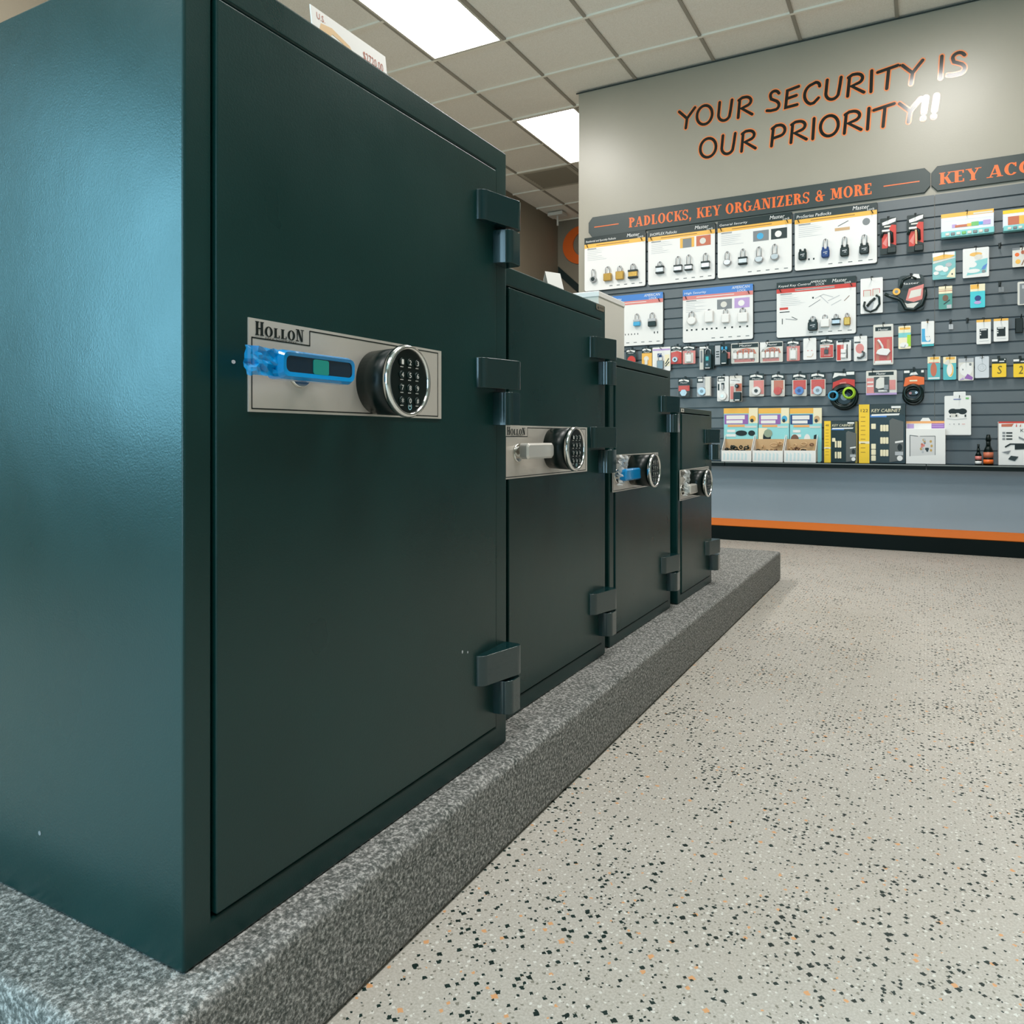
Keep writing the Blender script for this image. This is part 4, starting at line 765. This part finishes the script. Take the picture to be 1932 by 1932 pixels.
def wide_tray(box, first, label):
    I('key_cap_tray', label, 'tray', 'wide key cap trays', box, (230, 230, 238), [('r', 0, .84, 1, 1, 'amb' if first else 'yel'), ('r', .02, .7, .98, .82, 'wht'), ('r', .62, .86, .98, .92, 'off')]
      +([('r', .18+.03, .4, .3, .54, 'lil'), ('r', .27, .4, .5, .5, 'cop'), ('r', .5, .4, .58, .52, 'amb'), ('r', .58, .4, .72, .56, 'grn'), ('r', .72, .42, .8, .54, 'sky'), ('r', .8, .4, .94, .58, 'lil')] if first else [('r', .1+.22*k, .32, .32+.22*k, .7, c_) for k, c_ in enumerate(('cop', 'amb', 'yel', 'grn'))]),
      [('box', 'tray', 'lteal', 0, -.02, 1, .22, .05)]+[('box', 'cap', c_, .08+.105*k, .03, .16+.105*k, .15, .054) for k, c_ in enumerate(('off', 'gry', 'off', 'grn', 'off', 'gry', 'off', 'gry'))], w=.04, hook=.5)
wide_tray((1775.5, 399, 1875, 446), True, 'wide white tray of key caps with a rainbow strip')
wide_tray((1892, 392, 1990, 434), False, 'wide tray with yellow header and coloured caps at the right edge')
# two orange-red cutters
for px, hx, lb in (((1660.4, 411, 1691.4, 479), 0, 'black and orange-red cable lock pack, left of its twin below the sign'), ((1711, 405, 1742.8, 475), 1, 'black and orange-red cable lock pack, right of its twin below the sign')):
    I('cable_lock_pack', lb, 'lock card', 'orange cable lock packs', px, 'blk', [('p', [(.12, .88), (.7, .96), (.98, .98), (.94, .88), (.5, .82), (.15, .8)], 'wht'), ('r', .25, .74, .8, .78, 'off'), ('r', .12, .16, .5, .56, 'red'), ('p', [(.55, .3), (.98, .22), (.98, .78), (.7, .8), (.5, .66)], 'red'), ('p', [(.15, .3), (.45, .5), (.4, .2)], 'pnk')],
      [('tube', 'cable', 'blk', .009, [(.08, .48), (.2, .62), (.5, .64), (.72, .56), (.74, .3)]), ('poly', 'handle', 'off' if hx == 0 else 'tan', .018, [(.5, .2), (.62, .18), (.6, .58), (.48, .58)]), ('box', 'lock', 'blk', .45, .0, .98, .16, .03), ('box', 'strap', 'wht', .12, .6, .6, .66, .022)])
# white cable card and chain bag
I('cable_lock_pack', 'white card with a coiled black cable lock, right of the red-striped board', 'lock card', 'cable and chain packs', (1623.5, 524.5, 1665.5, 591), 'wht', [('r', .12, .48, .82, .68, 'off'), ('l', [(.14, .5), (.14, .66), (.46, .66), (.46, .5)], .003, 'red'), ('l', [(.56, .5), (.56, .68), (.86, .68), (.86, .56)], .003, 'red'), ('p', [(.2, .1), (.5, .04), (.62, .3), (.4, .36)], 'lgr')], [('tube', 'cable', 'blk', .007, [(.2, .34), (.16, .22), (.24, .1), (.45, .04), (.7, .1), (.86, .24), (.84, .44), (.7, .5)]), ('tube', 'cable', 'dgr', .008, [(.3, .2), (.45, .32), (.66, .42)])], hook=.5)
I('chain_pack', 'dark drawstring chain bag with pink label, leaning left on its hook', 'lock card', 'cable and chain packs', (1694, 519, 1744, 586), 'dgr', [('p', [(.1, .62), (.9, .8), (.95, .66), (.3, .56)], 'blk'), ('p', [(.3, .3), (.42, .62), (.98, .72), (.92, .3), (.6, .24)], 'pnk'), ('p', [(.4, .34), (.5, .56), (.9, .6), (.86, .4)], 'off'), ('p', [(.1, .3), (.36, .2), (.8, .22), (.55, .04), (.3, .02)], 'off'), ('t', 'Master', .1, .74, .06, .7, 'wht')],
  [('tube', 'chain', 'blk', .011, [(-.5, .52), (-.3, .44), (0, .36), (.14, .3), (.3, .06), (.6, .02), (.9, .14), (1.04, .4), (1.02, .6)]), ('cyl', 'badge', 'amb', -.05, .56, .16, .012), ('tube', 'chain', 'blk', .008, [(.1, .66), (.2, .88), (.5, .96), (.7, .88)]), ('poly', 'tag', 'wht', .012, [(.5, .9), (.85, .88), (.8, 1.0), (.6, 1.02)])], r=.03)
# lower long row
def rl(px, lab, body, col, cap='gry', n=24, hdr=HD, base='off', bl=True):
    I('lock_card', lab, 'lock card', GB, px, base, list(hdr)+body, [('cyl', 'lock', col, .5, .24, .32, .022, n, cap)], blister=(.04, .02, .96, .66, .034) if bl else None)
rl((1279.5, 714, 1302, 750), 'black and red card with a hexagonal silver lock, just above the farthest safe', [('r', .04, .34, .96, .62, 'red')], 'lgr', 'lgr', 6, base='blk')
I('lock_card', 'grey card with a silver disc lock beside a tall white strip', 'lock card', GB, (1315, 711, 1342, 748), 'lgr', [('r', .0, .7, .44, .96, 'dgr'), ('r', .08, .78, .4, .9, 'wht'), ('r', .56, .02, .98, 1, 'wht')], [('cyl', 'lock', 'lgr', .38, .26, .3, .024), ('box', 'card_stack', 'off', .62, .02, .98, .98, .02)])
I('lock_card', 'white blister with an oval lock and dark keyhole window', 'lock card', GB, (1353, 710, 1375, 757), 'wht', [('r', .04, .8, .66, .97, 'blk'), ('r', .12, .82, .58, .9, 'wht'), ('r', .06, .44, .2, .7, 'blk'), ('r', .36, .5, .62, .74, 'blk')], [('cyl', 'lock', 'wht', .5, .2, .36, .024, 24, 'off'), ('box', 'latch', 'lgr', .42, .46, .58, .66, .02)])
I('key_box', 'black lock box on a red and white card in the lower long row', 'lock box', GB, (1376.5, 709, 1400, 758), 'off', [('r', .02, .7, .9, .9, 'wht'), ('l', [(.1, .84), (.8, .8)], .003, 'blk'), ('r', .06, .1, .34, .6, 'pnk'), ('r', .5, .4, .98, .7, 'cop')], [('box', 'lock', 'blk', .4, .02, .98, .36, .04), ('cyl', 'dial', 'blk', .62, .6, .16, .03), ('box', 'label_strip', 'wht', .5, .03, .9, .08, .042)])
rl((1413.7, 705, 1441.5, 748), 'card with a white puck lock and red top', [('r', .3, .1, .98, .7, 'pnk')], 'wht', 'blk')
rl((1455, 705, 1480.5, 748), 'card with a shiny red round lock', [('r', .2, .3, .9, .7, 'cop')], 'red', 'red')
rl((1495, 704.5, 1522, 747.5), 'card with a blue round lock and red arch', [('r', .06, .3, .94, .7, 'red'), ('r', .06, .1, .4, .3, 'pnk')], 'blu', 'dbl')
rl((1529, 703, 1557.5, 747.5), 'card with a grey round lock and red arch', [('r', .06, .3, .94, .7, 'red'), ('r', .06, .1, .4, .3, 'pnk')], 'lgr', 'gry')
I('cable_lock_pack', 'big coiled black cable lock with blue and lime coils, left of the white clamshell', 'cable lock', GB, (1570, 700, 1613.5, 747), 'blk', [('p', [(.02, .72), (.3, .82), (.6, .8), (.6, .9), (.1, .94)], 'wht'), ('r', .62, .84, .96, .96, 'wht'), ('p', [(0, .14), (.98, .2), (.98, .64), (.5, .7), (.04, .56)], 'red'), ('p', [(.3, .4), (.64, .44), (.6, .56), (.34, .54)], 'pnk')],
  [('coil', 'cable', 'blk', .54, -.04, .58, .008, 5), ('coil', 'cable', 'blk', .54, -.06, .42, .009, 3), ('cyl', 'hub', 'blk', .54, -.05, .4, .012), ('coil', 'coil', 'sky', .1, .0, .21, .004, 4, .06), ('coil', 'coil', 'lime', .78, .09, .26, .0045, 5, .06), ('box', 'lock', 'blk', .3, .1, .62, .2, .03)])
I('lock_card', 'square white clamshell with a steel padlock, between the two coiled cables', 'lock card', GB, (1634, 699, 1692, 745), 'off', [('r', .08, .8, .9, .94, 'blk'), ('t', 'Master', .34, .83, .09, .3, 'wht'), ('r', .02, .08, .3, .7, 'pnk'), ('r', .04, .34, .24, .4, 'wht'), ('r', .04, .5, .24, .56, 'wht'), ('r', .76, .2, .96, .6, 'pnk'), ('r', .26, .1, .76, .74, 'blk'), ('r', 0, 0, 1, .08, 'lil')],
  [('poly', 'lock', 'off', .02, [(.32, .3), (.4, .24), (.6, .28), (.6, .7), (.46, .72), (.34, .6)]), ('box', 'latch', 'gry', .58, .2, .74, .4, .02), ('box', 'key_set', 'wht', .4, .12, .7, .2, .012)], blister=(.03, .02, .97, .78, .03), hook=.22)
I('cable_lock_pack', 'coiled black cable lock on an orange-red card, right of the white clamshell', 'cable lock', GB, (1704, 697, 1744.5, 742), 'blk', [('p', [(.02, .3), (.98, .36), (.98, .66), (.5, .74), (.1, .66)], 'org'), ('r', .04, .86, .3, .96, 'wht'), ('p', [(.3, .76), (.7, .78), (.6, .9), (.36, .86)], 'wht'), ('r', .84, .86, .96, .96, 'wht'), ('r', .3, .5, .66, .56, 'crm')],
  [('coil', 'cable', 'blk', .48, .0, .44, .008, 4), ('coil', 'cable', 'drk', .48, -.1, .46, .007, 3), ('box', 'lock', 'blk', .3, -.1, .66, .14, .02), ('cyl', 'keyhole', 'pnk', .34, .0, .07, .024, 12), ('cyl', 'keyhole', 'lgr', .62, .02, .07, .024, 12)])
# right lower row
def kt(px, lab, base, deco, name='key_card'): I(name, lab, 'card', GD, px, base, deco)
kt((1750, 673, 1774, 716.5), 'teal card with an orange oval tag', (90, 180, 185), [('r', 0, .72, 1, 1, 'crm'), ('r', .2, .88, .9, .98, 'amb'), ('r', .1, .72, .9, .76, 'pnk'), ('e', .48, .44, .25, .3, 'cop'), ('r', .06, .04, .94, .1, 'wht')])
kt((1779.5, 673, 1804, 716.5), 'teal card with a cream oval tag', (90, 185, 190), [('r', 0, .72, 1, 1, 'crm'), ('r', .2, .88, .9, .98, 'amb'), ('p', [(.02, .7), (.4, .9), (.6, .6)], 'off'), ('e', .54, .42, .27, .3, 'crm'), ('e', .6, .4, .18, .24, 'amb'), ('e', .5, .44, .2, .24, 'wht')])
kt((1808, 676, 1837, 718), 'clear bag with white tags and a lilac corner', 'off', [('r', 0, .82, 1, 1, 'lgr'), ('e', .5, .5, .42, .3, 'wht'), ('e', .3, .5, .04, .04, 'gry'), ('e', .78, .72, .08, .06, 'gry'), ('p', [(.4, .1), (.9, .02), (.95, .14), (.6, .3)], 'pur'), ('p', [(.05, .02), (.4, .06), (.3, .14)], 'lil')], 'fob_bag')
kt((1839.5, 672.5, 1866, 713), 'plain pale grey card with an engraved ring', (212, 216, 220), [('r', .34, .93, .66, .95, 'blk'), ('e', .5, .48, .3, .18, 'gry'), ('e', .5, .48, .28, .165, (212, 216, 220)), ('e', .5, .48, .16, .09, 'lgr'), ('e', .5, .48, .14, .08, (212, 216, 220))])
for px, ch, lb in (((1871.5, 676, 1898.5, 711.5), 'S', 'yellow tag card printed with the letter S'), ((1912, 676, 1939, 711.5), '2', 'yellow tag card printed with a 2, cut by the right edge')):
    kt(px, lb, 'yel', [('r', 0, .72, 1, 1, 'blk'), ('r', .0, .84, .4, .96, 'wht'), ('r', .5, .8, .86, .86, 'wht'), ('r', .86, .9, .94, .96, 'wht'), ('t', ch, .36, .18, .42, .3, (110, 96, 30))])

# ------------------------------------------------------------------ goods standing on the ledge
ZS = .582
def stand(name, label, cat, group, px0, px1, ptop, d0, d1, base, w=None):
    w = d1; cx = (px0+px1)/2
    u0 = UV(px0, 850, w)[0]; u1 = UV(px1, 850, w)[0]; v1 = UV(cx, ptop, w)[1]
    e = empty(name, ((u0+u1)/2, WY-(d0+d1)/2, ZS), label, cat, group); return e, u0, u1, v1
def display_box(px0, px1, pf0, pf1, label, head, pic, goods, seed):
    w = .03; u0 = UV(px0, 800, w)[0]; u1 = UV(px1, 800, w)[0]; v1 = UV((px0+px1)/2, 770, w)[1]; W = u1-u0
    e = empty('display_box', ((u0+u1)/2, WY-.09, ZS), label, 'display box', 'counter display boxes')
    m = MB(f_wall, mat((150, 218, 220), .5)); vb = ZS+.06; H = v1-vb
    m.rr(u0+.001, ZS, u1-.001, v1, .014, .024, .03); c = .0303
    Y = lambda y: vb+y*H
    X = lambda x: u0+x*W
    for x0, y0, x1, y1, col in [(0, .88, .74, 1, 'amb'), (.74, .66, 1, 1, 'crm'), (.02, .64, .72, .86, 'pur' if pic != 2 else 'dbl'), (.08, .75, .62, .84, 'wht'), (.08, .66, .56, .73, 'wht'), (.12, .58, .62, .63, 'lor'), (.62, .56, .96, .6, 'off'), (.1, .46, .34, .52, 'wht'), (.08, .36, .36, .42, 'wht')]:
        m.use(mat(col, .5)); m.flat([(X(x0), Y(y0)), (X(x1), Y(y0)), (X(x1), Y(y1)), (X(x0), Y(y1))], c); c += .0002
    m.use(mat(head, .5)); m.flat(ell(X(.85), Y(.76), .09*W, .07*H), c); m.use(mat('dgr')); m.flat(ell(X(.83), Y(.72), .05*W, .04*H), c+.0002); c += .0004
    if pic == 0:
        m.use(mat('drk')); m.flat(ell(X(.52), Y(.44), .17*W, .06*H), c); m.flat(ell(X(.82), Y(.44), .1*W, .06*H), c)
    elif pic == 1:
        m.use(mat('crm')); m.flat([(X(0), Y(.1)), (X(.1), Y(.1)), (X(.3), Y(.56)), (X(0), Y(.56))], c); m.use(mat('drk')); m.flat(ell(X(.28), Y(.34), .13*W, .17*H), c+.0002); m.use(mat((150, 165, 140))); m.flat(ell(X(.32), Y(.44), .14*W, .09*H), c+.0004)
    else:
        m.use(mat('brn')); m.flat(ell(X(.16), Y(.3), .13*W, .12*H), c); m.use(mat('wht')); m.flat(ell(X(.55), Y(.3), .1*W, .13*H), c); m.use(mat('drk')); m.flat([(X(.74), Y(.22)), (X(.82), Y(.24)), (X(.84), Y(.42)), (X(.76), Y(.4))], c)
    m.build('header_card', e)
    fu0 = UV(pf0, 855, .15)[0]; fu1 = UV(pf1, 855, .15)[0]; fz = UV((pf0+pf1)/2, 850, .15)[1]; bz = .772; tz = .742
    t = MB(f_wall, mat('wht', .5))
    t.box(fu0, ZS, .146, fu1, fz, .150); t.use(mat((206, 224, 226), .5)); rnd = random.Random(seed)
    for k in range(7): x = fu0+(fu1-fu0)*(.06+.12*k); t.flat([(x, ZS+.012), (x+.014, ZS+.010), (x+.016, fz-.02-rnd.random()*.01), (x+.004, fz-.014)], .1503)
    t.use(mat('wht', .5)); t.box(fu0, ZS, .032, fu1, ZS+.004, .146)
    for fa, fb in ((fu0, 1), (fu1-.003, 1)):
        P = [(fa, ZS, .032), (fa, ZS, .146), (fa, fz, .146), (fa, bz, .032), (fa+.003, ZS, .032), (fa+.003, ZS, .146), (fa+.003, fz, .146), (fa+.003, bz, .032)]
        t.add(P, [[0, 1, 2, 3], [7, 6, 5, 4], [3, 2, 6, 7], [0, 4, 5, 1]])
    t.use(mat('tan', .7)); t.box(fu0+.003, ZS+.004, .033, fu1-.003, tz, .036); t.box(fu0+.003, ZS+.004, .037, fu1-.003, ZS+.008, .145)
    t.build('tray', e)
    # loose goods heaped in the tray
    g = MB(f_id, mat(goods[0], .5)); rnd = random.Random(seed)
    for k in range(40):
        g.use(mat(goods[k % len(goods)], .5)); a = rnd.uniform(fu0+.025, fu1-.03); dd = rnd.uniform(.055, .128); y = WY-dd; z = ZS+.016+rnd.uniform(.2, 1)*(.128-dd)*(1.9 if seed else 2.1); rr_ = rnd.uniform(.012, .02)
        ax = rnd.uniform(0, PI); q = [(a+rr_*math.cos(2*PI*i/14)*math.cos(ax)*1.2, y+rr_*math.cos(2*PI*i/14)*math.sin(ax), z+rr_*.6*math.sin(2*PI*i/14)) for i in range(14)]
        g.tube(q, .0045, 6, True)
    o = g.build('heap_of_fobs'); o['kind'] = 'stuff'; tag(o, 'small key goods heaped in the '+label.split(' white')[0]+' white tray', 'key goods')
display_box(1365.5, 1430, 1361, 1417.5, 'leftmost white and teal display box on the ledge, with sunglasses-like picture', 'amb', 0, ('drk', 'blk'), 0)
display_box(1431, 1489, 1419.5, 1477, 'middle white and teal display box on the ledge, with green picture', 'sky', 1, ('tan', 'dgr', 'brn'), 1)
display_box(1490, 1550.5, 1479, 1539, 'rightmost white and teal display box on the ledge, next to the small key cabinet', 'tan', 2, ('brn', 'tan', 'dgr'), 2)
def key_cabinet(px0, px1, ptop, num, label, big):
    e, u0, u1, v1 = stand('key_cabinet_box', label, 'box', 'boxed key cabinets', px0, px1, ptop, .02, .075, 'blk'); W = u1-u0; H = v1-ZS
    X = lambda a: u0+a*W
    Y = lambda b: ZS+b*H
    m = MB(f_wall, mat('blk', .3)); m.box(u0, ZS, .022, u1, v1, .075, .002)
    ys = .23 if big else .2; c = .0753
    def R(x0, y0, x1, y1, col):
        nonlocal c
        m.use(mat(col, .4)); m.flat([(X(x0), Y(y0)), (X(x1), Y(y0)), (X(x1), Y(y1)), (X(x0), Y(y1))], c); c += .0002
    R(0, 0, ys, 1, 'yel'); R(ys+.01, .82, .98, .99, 'dgr'); R(ys+.02, .78, .6, .82, 'blu')
    m.use('drk'); m.text(num, X(.04), Y(.87), .05*H, c, W*.16 if big else W*.1)
    m.use(mat((170, 130, 20), .5))
    for k in range(9): m.flat([(X(.04), Y(.78-.075*k)), (X(.14), Y(.78-.075*k)), (X(.14), Y(.79-.075*k)), (X(.04), Y(.79-.075*k))], c)
    m.use(mat('crm', .4)); m.text('KEY CABINET', X(ys+.04), Y(.865), .055*H, c+.0002, W*.62, .2)
    m.use(mat('wht', .4)); m.flat([(X(.7), Y(.93)), (X(.9), Y(.93)), (X(.9), Y(.965)), (X(.7), Y(.965))], c+.0002); m.flat([(X(ys+.04), Y(.8)), (X(.86), Y(.81)), (X(.88), Y(.84)), (X(ys+.05), Y(.83))], c+.0002)
    R(0, .33, ys, .37, 'crm')
    if not big: R(.93, 0, 1, .98, (150, 130, 50))
    m.build('carton', e)
    d = MB(f_wall, mat((96, 100, 98), .5)); d.prism([(X(.66), Y(.02)), (X(.96), Y(.06)), (X(.96), Y(.7)), (X(.72), Y(.76)), (X(.66), Y(.72))], .0756, .082, .001); d.use('wht'); d.flat([(X(.78), Y(.34)), (X(.95), Y(.36)), (X(.95), Y(.39)), (X(.78), Y(.37))], .0825)
    d.use('drk'); d.flat(ell(X(.88), Y(.27), .05*W, .06*H), .0825); d.use('lgr'); d.flat([(X(.78), Y(.14)), (X(.95), Y(.14)), (X(.95), Y(.2)), (X(.78), Y(.2))], .0825); d.use('wht'); d.flat(ell(X(.88), Y(.09), .06*W, .045*H), .0828); d.build('door_picture', e)
    rows = (.54, .33, .12) if big else (.36, .1); cols = (.5, .56, .62) if big else (.36, .44, .5)
    for y in rows:
        for x in cols:
            k = MB(f_wall, mat('crm', .4)); k.rr(X(x-.035-(.08 if big else .06)*0), Y(y), X(x+.02), Y(y+(.11 if big else .16)), .004, .0757, .081, .001); k.build('key_tag', e)
    for y in ((.58, .24, .14, .04) if big else (.5,)):
        k = MB(f_wall, mat('crm', .4)); k.rr(X(ys+.04), Y(y), X(ys+.14), Y(y+.09), .004, .0757, .08, .001); k.build('key_tag', e)
key_cabinet(1555, 1618, 794, '48', 'smaller yellow and black boxed key cabinet numbered 48', False)
key_cabinet(1620.5, 1708.5, 762.5, '122', 'larger yellow and black boxed key cabinet numbered 122', True)
e, u0, u1, v1 = stand('organizer_box', 'white and lilac box of key organizers, right of the large key cabinet', 'box', None, 1709.5, 1784, 788, .02, .09, 'wht'); W = u1-u0; H = v1-ZS
m = MB(f_wall, mat('wht', .4)); m.box(u0, ZS, .02, u1, ZS+H*.76, .09, .002); m.build('carton', e)
m = MB(f_wall, mat('wht', .4)); m.prism([(u0, ZS+H*.7), (u1, ZS+H*.7), (u1, ZS+H*.93), (u0+W*.64, ZS+H*.93), (u0+W*.58, v1), (u0+W*.42, v1), (u0+W*.36, ZS+H*.93), (u0, ZS+H*.93)], .022, .03)
for x0, y0, x1, y1, col in ((0, .88, 1, .93, 'lor'), (.02, .77, .2, .87, 'lil'), (.22, .78, .64, .87, 'wht'), (.65, .77, .98, .88, 'pur'), (.66, .8, .96, .82, 'lil'), (.66, .84, .96, .86, 'lil')):
    m.use(mat(col, .4)); m.flat([(u0+x0*W, ZS+y0*H), (u0+x1*W, ZS+y0*H), (u0+x1*W, ZS+y1*H), (u0+x0*W, ZS+y1*H)], .0303+.0001*x0)
m.build('header_card', e)
m = MB(f_wall, mat((214, 212, 210), .4)); m.flat([(u0+W*.1, ZS+H*.17), (u0+W*.74, ZS+H*.2), (u0+W*.74, ZS+H*.62), (u0+W*.1, ZS+H*.6)], .0903)
m.use('dgr'); m.ribbon([(u0+W*.1, ZS+H*.17), (u0+W*.1, ZS+H*.62), (u0+W*.3, ZS+H*.6)], .004, .0906); m.ribbon([(u0+W*.36, ZS+H*.6), (u0+W*.74, ZS+H*.6), (u0+W*.74, ZS+H*.2)], .003, .0906)
rnd = random.Random(4)
for k in range(16):
    m.use(mat(rnd.choice(['pnk', 'amb', 'blu', 'gry', 'brs', 'cop', 'dgr', 'lgr']), .4)); m.flat(ell(u0+W*rnd.uniform(.38, .7), ZS+H*rnd.uniform(.24, .54), .03*W, .03*H, 8), .0906+.0001*k)
m.build('picture', e)
# white hanging box
I('hanging_box', 'tall white hanging box with a picture of black sunglasses-shaped key gear', 'box', None, (1782, 746.5, 1832, 821), 'wht',
  [('e', .32, .6, .17, .075, 'drk'), ('e', .68, .6, .17, .075, 'drk'), ('r', .26, .56, .74, .66, 'drk'), ('p', [(.2, .46), (.55, .46), (.5, .54), (.24, .55)], 'off'), ('r', .2, .46, .24, .5, 'drk'), ('r', .42, .47, .48, .52, 'drk'), ('r', .76, .46, .82, .52, 'drk'), ('l', [(.1, .42), (.4, .4), (.84, .42)], .003, 'lgr'), ('r', .34, .9, .62, .92, (110, 120, 170)), ('r', .8, .91, .92, .95, 'grn'), ('e', .2, .28, .02, .012, 'lgr'), ('e', .36, .28, .02, .014, 'gry'), ('e', .55, .28, .025, .014, 'gry'), ('r', .66, .275, .78, .285, 'pnk'), ('r', .02, .01, .98, .018, 'lgr')], [('box', 'hang_tab', 'wht', .34, .98, .8, 1.1, -.002)], thick=.035, w=.06, hook=.56)
# two dark spray bottles
for px0, px1, pt, lb, cols in ((1839.5, 1852, 838, 'small dark bottle with white base label, left of the taller one', ('pnk', 'wht')), (1855, 1874, 820, 'taller dark bottle with copper label, left of the tool box', ('cop', 'org'))):
    e, u0, u1, v1 = stand('lubricant_bottle', lb, 'bottle', 'dark bottles on the ledge', px0, px1, pt, .02, .06, 'drk'); ca = (u0+u1)/2; r = (u1-u0)/2; H = v1-ZS
    fz = lambda a, b, c: (a, b, c)
    cy = WY-.07
    m = MB(m=PLBLK); m.cyl(ca, cy, ZS, ZS+H*.45, r, r, 20); m.cyl(ca, cy, ZS+H*.45, ZS+H*.62, r, r*.5, 20); m.build('bottle_body', e)
    m = MB(m=PLBLK); m.cyl(ca, cy, ZS+H*.62, ZS+H*.8, r*.45, r*.45, 16); m.cyl(ca, cy, ZS+H*.8, v1, r*.6 if cols[0] == 'cop' else r*.3, r*.35, 16); m.build('cap', e)
    m = MB(m=mat(cols[0], .4)); m.cyl(ca, cy, ZS+H*.24, ZS+H*.42, r*1.02, None, 20); m.use(mat(cols[1], .4)); m.cyl(ca, cy, ZS+H*.04, ZS+H*.18, r*1.02, None, 20); m.build('label', e)
e, u0, u1, v1 = stand('tool_box', 'white and red tool kit box with cutter picture, cut by the right edge', 'box', None, 1884, 1975, 795, .02, .09, 'wht'); W = u1-u0; H = v1-ZS
m = MB(f_wall, mat('wht', .4)); m.box(u0, ZS, .02, u1, v1, .09, .002); c = .0903
def R(pts, col):
    global c
    m.use(mat(col, .4)); m.flat([(u0+x*W, ZS+y*H) for x, y in pts], c); c += .0003
R([(0, .96), (1, .96), (1, 1), (0, 1)], 'red'); R([(.06, .88), (.28, .88), (.32, .95), (.06, .94)], 'cop'); R([(.36, .88), (.39, .88), (.38, .96)], 'red'); R([(.44, .88), (.47, .88), (.47, .95)], 'cop')
m.use('drk'); m.text('K2', u0+.46*W, ZS+.76*H, .07*H, c, .12*W)
for k in range(3): R([(.08, .58+.07*k), (.14, .58+.07*k), (.14, .62+.07*k), (.08, .62+.07*k)], 'gry'); R([(.16, .585+.07*k), (.29, .585+.07*k), (.29, .615+.07*k), (.16, .615+.07*k)], 'drk')
R([(.34, .36), (.7, .38), (.7, .5), (.34, .5)], 'drk'); R([(.14, .4), (.26, .47), (.34, .47), (.34, .5), (.24, .5), (.13, .43)], 'drk'); R([(.2, .14), (.34, .1), (.42, .2), (.26, .22)], 'dgr'); R([(.06, .3), (.26, .34), (.2, .26)], 'gry'); R([(.56, .1), (.6, .1), (.6, .22), (.56, .2)], 'red'); R([(.42, .62), (.6, .54), (.6, .57), (.42, .66)], 'gry')
m.build('carton', e)
